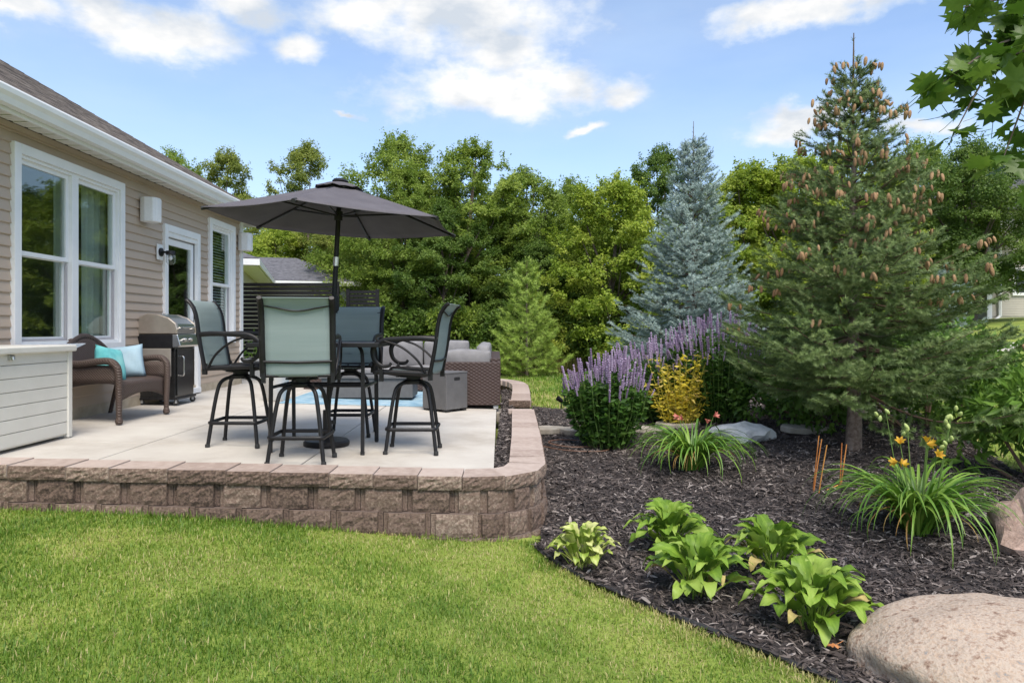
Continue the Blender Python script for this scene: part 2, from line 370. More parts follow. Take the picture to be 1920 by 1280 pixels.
M['mulch'] = pmat('mulch_soil', [(.010, .008, .008), (.035, .028, .027), (.07, .06, .056)], 38, .95, 1.0, 70, coord='World', detail=8)
M['grass'] = pmat('grass_blades', [(.09, .185, .016), (.17, .285, .027), (.285, .37, .055), (.52, .45, .21)], .9, .55, coord='World', facernd=True, transl=.35)
M['turf'] = pmat('lawn_turf', [(.12, .175, .025), (.20, .265, .04), (.29, .325, .07)], 1.6, .9, 1.0, 60, coord='World', detail=9)
M['dark'] = pmat('near_black', (.012, .012, .012), rough=.7)
M['pale_grey'] = pmat('pale_grey_paint', (.42, .43, .43), rough=.6)
M['spk'] = pmat('speaker_white', [(.68, .68, .68), (.74, .74, .74)], 30, .6, .15, 500)
M['bulb'] = glass_mat('clear_lamp_glass', (.95, .95, .95), 1.45)
# ------------------------------------------------------------------ terrain
def patio_z(x): return -.025 * (x + 1.45)
def terrain(x, y):
    x = np.asarray(x, float); y = np.asarray(y, float)
    front = np.clip(-.21 - .065 * (x + 3.46), -.47, -.12)
    far = -.27 + 0 * x
    h = front + (far - front) * sstep(4.6, 9.5, y)
    h = h + .13 * sstep(1.5, 4.0, x) * sstep(3.2, 6.5, y) * (1 - sstep(9, 13, y))      # planted mound
    h = h + 1.75 * sstep(5.5, 22, x) * sstep(8, 26, y)                                # neighbour's rise
    h = h + .012 * np.sin(x * 2.1 + y * 1.3) + .010 * np.sin(x * .9 - y * 2.3 + 1)
    return h
BED = [(.30, 4.72), (.24, 4.58), (.38, 4.28), (.52, 4.05), (.70, 3.79), (.87, 3.55), (1.14, 3.17), (1.35, 2.88), (1.62, 2.5), (2.05, 2.1), (3.0, 1.75), (4.2, 2.1), (5.0, 3.1), (5.05, 4.4), (4.72, 5.5), (4.70, 6.3), (4.95, 7.1),
       (5.5, 8.6), (6.2, 11), (6.1, 14), (4.9, 16), (3.2, 15.6), (2.1, 12.6), (1.35, 11.1), (.9, 11.0), (.54, 11.15), (.52, 9.6), (.47, 9.45), (.44, 8.85), (.40, 7.0), (.33, 5.3)]
def poly_sheet(name, poly, zfn, mat, step=.12, jit=.04, interior=None):
    P = np.array(poly); x0, y0 = P.min(0); x1, y1 = P.max(0)
    bd = []
    for i in range(len(P)):
        a, b = P[i], P[(i + 1) % len(P)]; n = max(1, int(np.hypot(*(b - a)) / step))
        bd += [tuple(a + (b - a) * k / n) for k in range(n)]
    gx, gy = np.meshgrid(np.arange(x0, x1, step), np.arange(y0, y1, step)); gx = gx.ravel(); gy = gy.ravel()
    gx = gx + rng.uniform(-jit, jit, gx.size); gy = gy + rng.uniform(-jit, jit, gy.size)
    k = inpoly(gx, gy, poly); pts = [Vector(p) for p in bd] + [Vector((a, b)) for a, b in zip(gx[k], gy[k])]
    r = delaunay_2d_cdt(pts, [], [tuple(range(len(bd)))], 1, 1e-5)
    V = np.array([(p.x, p.y) for p in r[0]]); F = np.array([f for f in r[2] if len(f) == 3])
    Z = zfn(V[:, 0], V[:, 1])
    return link(name, npmesh(name, np.c_[V, Z], F, mat, sm=True))
# ground sheet, out to the horizon
def axis_pts(fine0, fine1, step, far, grow=1.25):
    a = list(np.arange(fine0, fine1, step)); d = step; x = a[-1]
    while x < far: d *= grow; x += d; a.append(x)
    d = step; x = a[0]; b = []
    while x > -far: d *= grow; x -= d; b.append(x)
    return np.array(b[::-1] + a)
gx = axis_pts(-6, 8, .2, 600); gy = axis_pts(-1, 16, .2, 900)
GX, GY = np.meshgrid(gx, gy); GZ = terrain(GX, GY) - .035 * inpoly(GX, GY, BED)
# keep the ground below the patio, house and raised bed strip
n0, n1 = GX.shape; idx = np.arange(n0 * n1).reshape(n0, n1)
F = np.stack([idx[:-1, :-1].ravel(), idx[:-1, 1:].ravel(), idx[1:, 1:].ravel(), idx[1:, :-1].ravel()], 1)
tag(link('lawn', npmesh('lawn', np.stack([GX.ravel(), GY.ravel(), GZ.ravel()], 1), F, M['turf'], sm=True)), kind='structure')
def bedz(x, y): return terrain(x, y) + .012 + .012 * np.sin(x * 7.3 + 2 * np.sin(y * 3.1)) * np.sin(y * 6.1 + x) + .01 * np.sin(x * 17) * np.sin(y * 19)
tag(poly_sheet('mulch_bed', BED, bedz, M['mulch'], .11), kind='structure')
STRIP = [(-.04, 4.98), (.16, 5.05), (.20, 8.6), (.22, 9.55), (.26, 12.0), (.07, 12.0), (.05, 8.9)]
def stripz(x, y): return -.065 + .012 * np.sin(x * 31 + y * 9) * np.sin(y * 13)
tag(poly_sheet('mulch_strip', STRIP, stripz, M['mulch'], .07, .02), kind='structure')
# mulch chips: curled splinters strewn over the bed
def chips(name, poly, zfn, n, lmin, lmax, dens=None):
    P = np.array(poly); x0, y0 = P.min(0); x1, y1 = P.max(0)
    x = rng.uniform(x0, x1, n * 3); y = rng.uniform(y0, y1, n * 3); k = inpoly(x, y, poly)
    if dens: k &= rng.random(n * 3) < dens(x, y)
    x = x[k][:n]; y = y[k][:n]; m = len(x)
    Ln = rng.uniform(lmin, lmax, m) * np.where(rng.random(m) < .07, 1.7, 1); W = Ln * rng.uniform(.10, .28, m)
    a = rng.uniform(0, 2 * PI, m); tilt = rng.normal(0, .3, m); roll = rng.normal(0, .5, m)
    d = np.stack([np.cos(a) * np.cos(tilt), np.sin(a) * np.cos(tilt), np.sin(tilt)], 1)
    s = np.stack([-np.sin(a) * np.cos(roll), np.cos(a) * np.cos(roll), np.sin(roll)], 1)
    up = np.cross(d, s); c = np.stack([x, y, zfn(x, y) + rng.uniform(.002, .022, m)], 1)
    L2 = (Ln / 2)[:, None]; W2 = (W / 2)[:, None]; H = (W * .35)[:, None]
    V = np.stack([c - d * L2 - s * W2 * .5, c - d * L2 * .8 + s * W2 * .6, c + s * W2 + up * H, c + d * L2 + s * W2 * .3, c + d * L2 * .85 - s * W2 * .6, c - s * W2 + up * H], 1).reshape(-1, 3)
    b = np.arange(m)[:, None] * 6; F = np.concatenate([b + [0, 5, 2, 1], b + [5, 4, 3, 2]], 0)
    r = np.clip(rng.beta(1.6, 2.6, m), 0, 1); r = np.where(rng.random(m) < .09, rng.uniform(.78, 1, m), r)
    return tag(link(name, npmesh(name, V, F, M['chip'], np.tile(r, 2))), kind='stuff')
chips('mulch_chips', BED, bedz, 100000, .018, .062, lambda x, y: np.clip(1.25 - (y - 3) / 9, .12, 1) * (np.abs(x) < .8 * y + 1.2))
chips('mulch_strip_chips', STRIP, stripz, 5200, .02, .055)
# lawn grass
HOUSEX = -4.37
def lawn_ok(x, y):
    k = ~inpoly(x, y, BED)
    k &= ~((y > 4.70) & (y < 13.9) & (x < .47) & (x > -5.2))
    k &= ~((x < HOUSEX + .1) & (y > 4.5))
    k &= ~((y > 4.72) & (y < 14) & (x > -6) & (x < -.1))
    return k
def vnoise(x, y, sc, seed):
    r = np.random.default_rng(seed); G = r.random((64, 64)); u = x * sc + 20; v = y * sc + 20; i = np.floor(u).astype(int); j = np.floor(v).astype(int); a = u - i; b = v - j
    a = a * a * (3 - 2 * a); b = b * b * (3 - 2 * b); g = lambda p, q: G[p % 64, q % 64]
    return (g(i, j) * (1 - a) + g(i + 1, j) * a) * (1 - b) + (g(i, j + 1) * (1 - a) + g(i + 1, j + 1) * a) * b
def grass(name, x0, x1, y0, y1, n, lmin, lmax, wid, fr=.80):
    x = rng.uniform(x0, x1, n); y = rng.uniform(y0, y1, n)
    k = lawn_ok(x, y) & (np.abs(x - .1) < fr * y + .8); x = x[k]; y = y[k]; m = len(x)
    pat = np.clip(.5 + .9 * (vnoise(x, y * 1.5, 1.3, 1) - .5) + .6 * (vnoise(x, y * 1.6, 3.7, 2) - .5) + .35 * (vnoise(x, y, 9, 3) - .5), 0, 1)
    Ln = rng.uniform(lmin, lmax, m) * (.75 + .5 * pat) * (1 + 1.1 * np.exp(-((y - 4.70) / .06) ** 2) * rng.random(m)); W = wid * rng.uniform(.7, 1.3, m)
    a = rng.uniform(0, 2 * PI, m); lean = np.abs(rng.normal(.0, .55, m)) + .15
    d = np.stack([np.cos(a), np.sin(a), np.zeros(m)], 1); s = np.stack([-np.sin(a), np.cos(a), np.zeros(m)], 1)
    b = np.stack([x, y, terrain(x, y) - .004], 1); up = np.array([0, 0, 1.])
    mid = b + (up * np.cos(lean)[:, None] + d * np.sin(lean)[:, None]) * (Ln * .55)[:, None]
    l2 = lean * 1.9; tip = mid + (up * np.cos(l2)[:, None] + d * np.sin(l2)[:, None]) * (Ln * .45)[:, None]
    w = s * W[:, None]
    V = np.stack([b - w, b + w, mid + w * .8, mid - w * .8, tip], 1).reshape(-1, 3)
    i = np.arange(m)[:, None] * 5; F = np.concatenate([i + [0, 1, 2], i + [0, 2, 3], i + [3, 2, 4]], 0)
    # straw coloured blades are more common in dry patches and along the bed edge
    P = np.array(BED); ed = np.full(m, 9.)
    for q in range(3, 12):
        A, B = P[q - 1], P[q]; t = np.clip(((x - A[0]) * (B - A)[0] + (y - A[1]) * (B - A)[1]) / ((B - A) @ (B - A)), 0, 1)
        ed = np.minimum(ed, np.hypot(x - A[0] - t * (B - A)[0], y - A[1] - t * (B - A)[1]))
    dry = .08 + .75 * np.clip(.60 - pat, 0, 1) + .6 * np.exp(-(ed / .09) ** 2)
    r = np.where(rng.random(m) < dry, rng.uniform(.72, 1.05, m), np.clip(rng.normal(.34, .16, m) - .5 * (pat - .5), 0, .62))
    return tag(link(name, npmesh(name, V, F, M['grass'], np.tile(r, 3))), kind='stuff')
grass('grass', -4.6, 1.6, 1.9, 3.4, 125000, .018, .043, .0020)
grass('grass', -5.2, 1.2, 3.4, 4.72, 100000, .018, .042, .0022)
grass('grass', .3, 7, 10.8, 21, 60000, .05, .10, .008, .5)
grass('grass', 4.2, 12, 4.5, 20, 60000, .05, .09, .006, .95)
# black plastic edging between lawn and bed
m = MB(); m.tube([(x, y, float(terrain(x, y)) + .012) for x, y in spline([(p[0] + .015, p[1] + .012) for p in BED[1:11]], 60)], .011, 6)
tag(m.build('bed_edging', M['edge'], sm=50), 'black plastic edging strip curving between lawn and mulch', 'edging')

# ------------------------------------------------------------------ patio slabs
XS = [-5.4, -4.38, -2.95, -1.45, -.02]; YS = [4.92, 5.85, 7.2, 8.55, 9.9, 11.25, 12.6, 13.9]
pat = MB()
pat.box(-5.4, -.03, 4.93, 13.89, -.34, -.14)
pat = pat.build('patio', M['joint']); tag(pat, kind='structure')
for i in range(len(XS) - 1):
    for j in range(len(YS) - 1):
        g = .0055; a, b, c, d = XS[i] + g, XS[i + 1] - g, YS[j] + g, YS[j + 1] - g
        if i == len(XS) - 2: a2, b2 = b + .008 * (c - 5) / 4 * 2, b + .008 * (d - 5) / 4 * 2
        else: a2 = b2 = b
        m = MB(); z0, z1 = patio_z(a), patio_z(b)
        m.add([(a, c, -.15), (a2, c, -.15), (b2, d, -.15), (a, d, -.15), (a, c, z0), (a2, c, z1), (b2, d, z1), (a, d, z0)],
              [(0, 3, 2, 1), (4, 5, 6, 7), (0, 1, 5, 4), (1, 2, 6, 5), (2, 3, 7, 6), (3, 0, 4, 7)])
        m.build('concrete_slab', M['conc'], pat, bevel=.004, seg=2)

# ------------------------------------------------------------------ retaining walls of split-face blocks
BW, BH, BD, CAPH = .322, .158, .20, .094
def block_mesh(name, w, h, d, seed, strip=.035, cap=False, taper=0):
    r = np.random.default_rng(seed); nx, nz = 11, 6
    xs = np.concatenate([[-w / 2, -w / 2 + strip * .9], np.linspace(-w / 2 + strip, w / 2 - strip, nx - 4), [w / 2 - strip * .9, w / 2]])
    if cap: xs = np.linspace(-w / 2, w / 2, nx)
    zs = np.linspace(0, h, nz); V = []; F = []
    for iz, z in enumerate(zs):
        for ix, x in enumerate(xs):
            if not cap and (ix < 2 or ix > nx - 3): y = .016
            else:
                y = -r.uniform(.0, .013) - .004
                if iz in (0, nz - 1): y *= .35
                if cap and ix in (0, nx - 1): y *= .4
            V.append((x, y, z + (0 if iz in (0, nz - 1) else r.uniform(-.004, .004))))
    for iz in range(nz - 1):
        for ix in range(nx - 1):
            q = iz * nx + ix; F.append((q, q + 1, q + 1 + nx, q + nx))
    m = MB(); m.mi = 0; m.add(V, F); b = len(m.v)
    m.v += [(-w / 2 + taper, d, 0), (w / 2 - taper, d, 0), (w / 2 - taper, d, h), (-w / 2 + taper, d, h)]
    tl, tr = (nz - 1) * nx, nz * nx - 1
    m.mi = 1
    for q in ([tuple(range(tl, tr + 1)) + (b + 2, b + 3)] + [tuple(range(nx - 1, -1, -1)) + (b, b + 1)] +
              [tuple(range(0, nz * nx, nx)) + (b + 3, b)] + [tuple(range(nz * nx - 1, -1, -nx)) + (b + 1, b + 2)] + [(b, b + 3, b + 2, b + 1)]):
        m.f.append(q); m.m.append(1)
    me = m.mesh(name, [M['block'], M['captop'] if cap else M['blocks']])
    return me
BLK = [block_mesh('block', BW - .004, BH - .003, BD, 100 + k) for k in range(6)]
BLKS = [block_mesh('block', BW * .62, BH - .003, BD, 120 + k, .028, taper=.03) for k in range(4)]
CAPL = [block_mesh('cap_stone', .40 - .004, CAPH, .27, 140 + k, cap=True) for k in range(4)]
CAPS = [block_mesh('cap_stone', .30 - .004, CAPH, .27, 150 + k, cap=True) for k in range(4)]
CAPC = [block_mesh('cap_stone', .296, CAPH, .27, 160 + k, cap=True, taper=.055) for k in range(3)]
def path_sampler(pts):
    P = [np.array(p, float) for p in pts]; L = [0]
    for a, b in zip(P, P[1:]): L.append(L[-1] + np.hypot(*(b - a)))
    def at(s):
        s = min(max(s, 0), L[-1] - 1e-6)
        k = max(i for i in range(len(L) - 1) if L[i] <= s); t = (s - L[k]) / (L[k + 1] - L[k])
        return P[k] + (P[k + 1] - P[k]) * t
    return at, L[-1]
def offset_path(pts, d):
    out = []
    for i, p in enumerate(pts):
        a = np.array(pts[max(i - 1, 0)], float); b = np.array(pts[min(i + 1, len(pts) - 1)], float); t = (b - a) / np.hypot(*(b - a))
        out.append((p[0] + t[1] * d, p[1] - t[0] * d))
    return out
def wall(root, pts, ztop, ncourse, seed, curve=()):
    """courses under a cap; pts run with the outer face on the right-hand side"""
    r = random.Random(seed); at0, L0 = path_sampler(pts)
    def place(me, s0, s1, at, z, name, out=0.0):
        a, b = at(s0), at(s1); c = (a + b) / 2; t = b - a
        rz = math.atan2(t[1], t[0]); w = np.hypot(*t)
        o = link(name, me, root, (c[0] - root.location.x, c[1] - root.location.y, z - root.location.z + .0215 * 0), (0, 0, rz))
        return o, w
    for ci in range(ncourse + 1):
        cap = ci == 0
        pp = offset_path(pts, .024 * (ci - 1) if not cap else .020); at, L = path_sampler(pp)
        s = -.16 * (ci % 2) if not cap else -.05
        while s < L - .02:
            mid = at(max(s, 0) + .15); curved = any(a <= s / L <= b for a, b in curve)
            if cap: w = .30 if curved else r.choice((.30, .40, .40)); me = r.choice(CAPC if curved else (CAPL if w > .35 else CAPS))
            else: w = BW * .62 if curved else BW; me = r.choice(BLKS if curved else BLK)
            s1 = min(s + w, L); s0 = max(s, 0)
            if s1 - s0 < .06: s = s1 + 1e-3; continue
            z = ztop(*at((s0 + s1) / 2)) - CAPH - BH * ci if not cap else ztop(*at((s0 + s1) / 2)) - CAPH
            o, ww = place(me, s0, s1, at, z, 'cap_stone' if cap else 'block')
            nominal = {.30: .30, .40: .40}.get(w, w) if not (cap and curved) else .30
            o.scale.x = (s1 - s0) / nominal * (.985 if curved else 1.0)
            if not cap: o.rotation_euler.y = 0
            s = s1 + (0 if not cap else .001)
def captop(x, y): return -.0215 * (min(x, .4) + .55) + .012
front = [(-5.6, 4.80), (-3.5, 4.76), (-.16, 4.70)] + [(-.16 + .50 * math.sin(a), 5.20 - .50 * math.cos(a)) for a in np.linspace(.25, PI / 2, 6)] + [(.39, 6.6), (.44, 8.75)]
w1 = thing('retaining_wall', 'curved reddish split-face block retaining wall holding up the patio, with pinkish caps', 'wall', (-.2, 4.8, -.4))
wall(w1, front, captop, 3, 5, curve=((.535, .64),))
# short return at the gap and the step block
for k, (x, y, z) in enumerate(((.29, 8.77, captop(.3, 0) - CAPH), (.29, 8.79, captop(.3, 0) - CAPH - BH), (.29, 8.79, captop(.3, 0) - CAPH - 2 * BH))):
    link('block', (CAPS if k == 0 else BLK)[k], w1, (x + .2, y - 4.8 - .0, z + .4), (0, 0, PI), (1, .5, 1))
far = [(.44, 9.52), (.50, 11.2), (.52, 12.2), (.47, 12.9), (.28, 13.45), (-.05, 13.85), (-.6, 14.1), (-3.5, 14.15)]
w2 = thing('retaining_wall', 'low block wall with pinkish caps curving behind the wicker sofa', 'wall', (.3, 9.6, -.3))
wall(w2, far, lambda x, y: .02, 2, 9, curve=((.30, .56),))
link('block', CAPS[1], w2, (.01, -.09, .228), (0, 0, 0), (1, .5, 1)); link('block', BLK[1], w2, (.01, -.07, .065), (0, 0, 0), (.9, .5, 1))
so = thing('stone_step', 'small tan stone step in the gap between the two block walls', 'step', (.12, 9.15, -.2))
m = MB(); m.box(-.13, .12, -.22, .22, 0, .13); m.build('tread', M['flag'], so, bevel=.015)
# flagstones of the old path
for i, (x, y, a, sx, sy) in enumerate(((.62, 8.55, .1, .26, .22), (1.02, 8.42, -.1, .30, .18), (1.36, 8.38, .15, .22, .14), (1.75, 8.55, -.2, .34, .16), (2.25, 8.75, .1, .3, .2), (3.6, 8.1, .1, .35, .2))):
    r = np.random.default_rng(i + 3); n = 8; an = np.sort(r.uniform(0, 2 * PI, n)); an = np.linspace(0, 2 * PI, n, endpoint=False) + r.uniform(-.2, .2, n)
    m = MB(); m.prism([(sx * math.cos(t) * r.uniform(.85, 1.15), sy * math.sin(t) * r.uniform(.85, 1.15)) for t in an], 0, .07)
    o = m.build('flagstone', M['flag'], bevel=.012, loc=(x, y, float(bedz(x, y)) - .015), rot=(.04 * (i % 3 - 1), .05 * (i % 2), a))
    tag(o, ['tan flat stepping stone beside the end of the block wall', 'broad pale stepping stone second from the block wall', 'narrow stepping stone at the foot of the purple flowering clump', 'thin stepping stone between purple clump and yellow leaved plant', 'stepping stone under the yellow leaved plant', 'flat stone lying beside the pale grey rock'][i], 'stone', 'flat stepping stones across the mulch')
# ------------------------------------------------------------------ house
HX = HOUSEX; HY0, HY1 = .5, 11.84; WT = 2.85; PB = .19
house = thing('house', 'tan vinyl-sided house with white trimmed windows and dark shingled hip roof', 'house', (HX, 6, 0))
def hb(name, mat, x0, x1, y0, y1, z0, z1, parent=None, bevel=0):
    par = parent or house; off = Vector((HX, 6, 0))
    m = MB(); m.box(x0 - HX, x1 - HX, y0 - 6, y1 - 6, z0, z1)
    return m.build(name, mat, par, bevel=bevel)
OPEN = {'w1': (6.22, 8.07, .78, 2.69), 'd': (9.04, 10.12, .10, 2.38), 'w2': (10.46, 11.48, .78, 2.69)}
# structural wall split round its openings
sh = MB()
ys = [HY0, 6.33, 8.11, 9.17, 10.18, 10.60, 11.55, HY1 - .02]
def shb(y0, y1, z0, z1): sh.box(-.16, -.012, y0 - 6, y1 - 6, z0, z1)
for a, b in ((HY0, 6.26), (8.03, 9.08), (10.08, 10.50), (11.44, HY1 - .02)): shb(a, b, -.3, WT)
for a, b, z0, z1 in ((6.26, 8.03, .82, 2.65), (9.08, 10.08, .12, 2.34), (10.50, 11.44, .82, 2.65)): shb(a, b, -.3, z0); shb(a, b, z1, WT)
sh.box(-9, -8.9, HY0 - 6, HY1 - 6, -.3, WT)
sh.box(-9, -.16, HY1 - .18 - 6, HY1 - .02 - 6, -.3, WT); sh.box(-9, -.16, HY0 - 6, HY0 + .16 - 6, -.3, WT)
sh.build('wall', M['sheath'], house)
hb('room_lining', M['room'], HX - 3.6, HX - 3.5, HY0 + .2, HY1 - .2, -.2, WT)
hb('room_floor', M['room'], HX - 3.5, HX - .17, HY0 + .2, HY1 - .2, .1, .14)
hb('room_ceiling', M['blind'], HX - 3.5, HX - .17, HY0 + .2, HY1 - .2, WT - .1, WT - .05)
hb('partition', M['room'], HX - 3.5, HX - .17, 8.6, 8.7, .14, WT - .1)
hb('foundation', M['found'], HX - .2, HX + .012, HY0, HY1, -.35, PB)
# clapboards: a tilted board for every course and stretch of wall
EXPO = .1035; board_cache = {}
def clap(y0, y1, z):
    L = round(y1 - y0, 3); h = min(EXPO, WT - z)
    key = (L, round(h, 3))
    if key not in board_cache:
        m = MB(); m.add([(0, 0, 0), (.019, 0, 0), (.021, 0, .008), (.004, 0, h), (0, 0, h), (0, L, 0), (.019, L, 0), (.021, L, .008), (.004, L, h), (0, L, h)],
                        [(0, 1, 6, 5), (1, 2, 7, 6), (2, 3, 8, 7), (3, 4, 9, 8), (0, 4, 3, 2, 1), (5, 6, 7, 8, 9), (0, 5, 9, 4)])
        board_cache[key] = m.mesh('clapboard', M['siding'])
    link('clapboard', board_cache[key], house, (-.006, y0 - 6, z))
z = PB
while z < WT - .02:
    segs = [(HY0, HY1 - .10)]
    for k, (a, b, c, d) in OPEN.items():
        if z + EXPO * .6 > c and z + EXPO * .3 < d:
            segs = [q for s in segs for q in ((s[0], min(s[1], a)), (max(s[0], b), s[1])) if q[1] - q[0] > .02]
    for a, b in segs:
        if a < 3: a = 3.0
        clap(a, b, z)
    z += EXPO
hb('corner_board', M['trim'], HX - .08, HX + .032, HY1 - .10, HY1 + .01, PB - .03, WT)
hb('frieze_board', M['siding'], HX, HX + .03, HY0, HY1 - .11, WT - .05, WT - .002)
# back wall siding as seen past the corner
hb('end_wall', M['siding'], HX - 8.8, HX - .09, HY1 - .02, HY1, PB, WT)
# windows
def window(key, label, units, blind=False):
    y0, y1, z0, z1 = OPEN[key]; T = .092
    root = link('window', None, house, (0, 0, 0)); root['label'] = label
    def b(name, mat, x0, x1, ya, yb, za, zb, bevel=.004):
        m = MB(); m.box(x0, x1, ya - 6, yb - 6, za, zb); return m.build(name, mat, root, bevel=bevel)
    b('casing', M['trim'], -.01, .045, y0, y0 + T, z0, z1); b('casing', M['trim'], -.01, .045, y1 - T, y1, z0, z1)
    b('casing', M['trim'], -.01, .047, y0 + T, y1 - T, z1 - T, z1); b('sill', M['trim'], -.01, .052, y0 + T, y1 - T, z0, z0 + T * .8)
    iy0, iy1, iz0, iz1 = y0 + T, y1 - T, z0 + T * .8, z1 - T
    b('jamb', M['trim'], -.10, .02, iy0, iy0 + .022, iz0, iz1); b('jamb', M['trim'], -.10, .02, iy1 - .022, iy1, iz0, iz1)
    b('head', M['trim'], -.10, .02, iy0 + .022, iy1 - .022, iz1 - .03, iz1); b('head', M['trim'], -.10, .02, iy0 + .022, iy1 - .022, iz0, iz0 + .03)
    w = (iy1 - iy0) / units; zm = iz0 + (iz1 - iz0) * .475
    for u in range(units):
        a = iy0 + w * u; c = a + w
        if u: b('mullion', M['trim'], -.10, .026, a - .055, a + .055, iz0 + .03, iz1 - .03)
        a += .055 if u else .022; c -= .055 if u < units - 1 else .022
        for up in (1, 0):
            za, zb = (zm, iz1 - .03) if up else (iz0 + .03, zm + .035); x = -.03 if up else -.062; S = .042
            m = MB(); x0, x1 = x - .018, x + .018
            m.box(x0, x1, a - 6, a + S - 6, za, zb); m.box(x0, x1, c - S - 6, c - 6, za, zb); m.box(x0, x1, a + S - 6, c - S - 6, za, za + S); m.box(x0, x1, a + S - 6, c - S - 6, zb - S, zb)
            sf = m.build('sash', M['trim'] if up else M['trim'], root)
            m = MB(); m.box(x - .003, x + .003, a + S - 6, c - S - 6, za + S, zb - S); m.build('pane', M['glass'], root)
            if not up:
                m = MB(); x0, x1 = -.036, -.022; S2 = .024
                m.box(x0, x1, a - 6 + .004, a + S2 - 6, za + .004, zb - .05); m.box(x0, x1, c - S2 - 6, c - .004 - 6, za + .004, zb - .05); m.box(x0, x1, a + S2 - 6, c - S2 - 6, za + .004, za + S2)
                m.build('screen_frame', M['screenfr'], root)
    if blind:
        m = MB()
        for k in range(34):
            zz = iz1 - .05 - k * .045
            m.add([(-.125, iy0 + .03 - 6, zz), (-.09, iy0 + .03 - 6, zz - .02), (-.09, iy1 - .03 - 6, zz - .02), (-.125, iy1 - .03 - 6, zz)], [(0, 1, 2, 3)])
        o = m.build('blind', M['blind'], root); o['kind'] = 'stuff'
    return root
window('w1', 'wide twin double-hung window with white casing', 2)
window('w2', 'single narrow window with a half drawn blind', 1, True)
# curtains behind the twin window
def curtain(y0, y1, label, seed):
    r = random.Random(seed); ph = r.uniform(0, 6)
    m = MB(); m.grid(lambda u, v: (HX - .21 + .03 * math.sin(u * 26 * (y1 - y0) * 2 + ph) * (.6 + .4 * v), y0 + (y1 - y0) * u, .2 + 2.42 * v), 60, 5)
    o = m.build('curtain', M['curtain'], sm=80); tag(o, label, 'curtain', 'curtains behind the twin window')
    o.visible_shadow = True
curtain(7.13, 7.40, 'sheer pale green curtain hanging at the middle mullion of the twin window', 1)
curtain(7.66, 8.28, 'sheer pale green curtain bunched at the door end of the twin window', 2)
# patio door
def patio_door():
    y0, y1, z0, z1 = OPEN['d']; T = .092
    root = link('door', None, house); root['label'] = 'white glazed patio door with two panes'
    def b(name, mat, x0, x1, ya, yb, za, zb, par=root, bevel=.004):
        m = MB(); m.box(x0, x1, ya - 6, yb - 6, za, zb); return m.build(name, mat, par, bevel=bevel)
    b('casing', M['trim'], -.01, .045, y0, y0 + T, z0, z1); b('casing', M['trim'], -.01, .045, y1 - T, y1, z0, z1); b('casing', M['trim'], -.01, .047, y0 + T, y1 - T, z1 - T, z1)
    b('head', M['trim'], -.09, .028, y0 + T, y1 - T, z1 - T - .06, z1 - T); b('sill', M['trim'], -.09, .075, y0 + T * .5, y1 - T * .5, z0 - .01, z0 + .06)
    a, c, za, zb = y0 + T + .012, y1 - T - .012, z0 + .075, z1 - T - .075; S = .085
    m = MB(); x0, x1 = -.055, -.015; zc = za + .82
    m.box(x0, x1, a - 6, a + S - 6, za, zb); m.box(x0, x1, c - S - 6, c - 6, za, zb); m.box(x0, x1, a + S - 6, c - S - 6, za, za + .12); m.box(x0, x1, a + S - 6, c - S - 6, zb - S, zb)
    m.box(x0 + .004, x1 - .004, a + S - 6, c - S - 6, zc - .022, zc + .022); m.build('door_leaf', M['trim'], root, bevel=.004)
    for p, q in ((za + .12, zc - .022), (zc + .022, zb - S)):
        b('pane', M['glass'], -.038, -.032, a + S, c - S, p, q, bevel=0)
    m = MB(); yy = a + .045 - 6; m.box(-.016, .004, yy - .02, yy + .02, zc - .10, zc + .16); m.tube([(.0, yy, zc), (.05, yy, zc), (.055, yy + .02, zc), (.055, yy + .12, zc)], .009, 6)
    m.build('handle', M['steel'], root, sm=50)
    b('inner_door', M['trim'], -.16, -.14, a + .32, a + .37, za, zb)
patio_door()
# soffit panels, fascia, gutter
EX = -4.095
sw = EX - HX; n = int((HY1 + .42 - 3.2) / .2)
m = MB()
for k in range(4): m.box(.005 + .002, sw - .01, .05 * k + .003, .05 * k + (.047 if k != 3 else .040), -.012 + (.006 if k == 3 else 0), .004)
spm = m.mesh('soffit_panel', M['soffit'])
for i in range(n): link('soffit_panel', spm, house, (.03, 3.2 + i * .2 - 6, WT + .012))
hb('fascia', M['trim'], EX + .006, EX + .03, HY0 - .4, HY1 + .45, WT - .045, WT + .125)
hb('fascia', M['trim'], HX - 9, EX + .004, HY1 + .43, HY1 + .455, WT - .045, WT + .125)
hb('soffit_end', M['soffit'], HX - 9, EX, HY1 + .005, HY1 + .42, WT + .0, WT + .016)
g = [(0, .03), (0, .145), (.006, .145), (.006, .036), (.07, .034), (.088, .075), (.118, .10), (.122, .138), (.112, .146), (.130, .150), (.136, .135), (.130, .096), (.10, .068), (.082, .020), (.012, .018)]
m = MB(); m.prism([(x, z) for x, z in g], HY0 - 6, HY1 + .46 - 6, 'y'); m.build('gutter', M['trim'], house, loc=(EX + .03 - HX, 0, WT - .03))
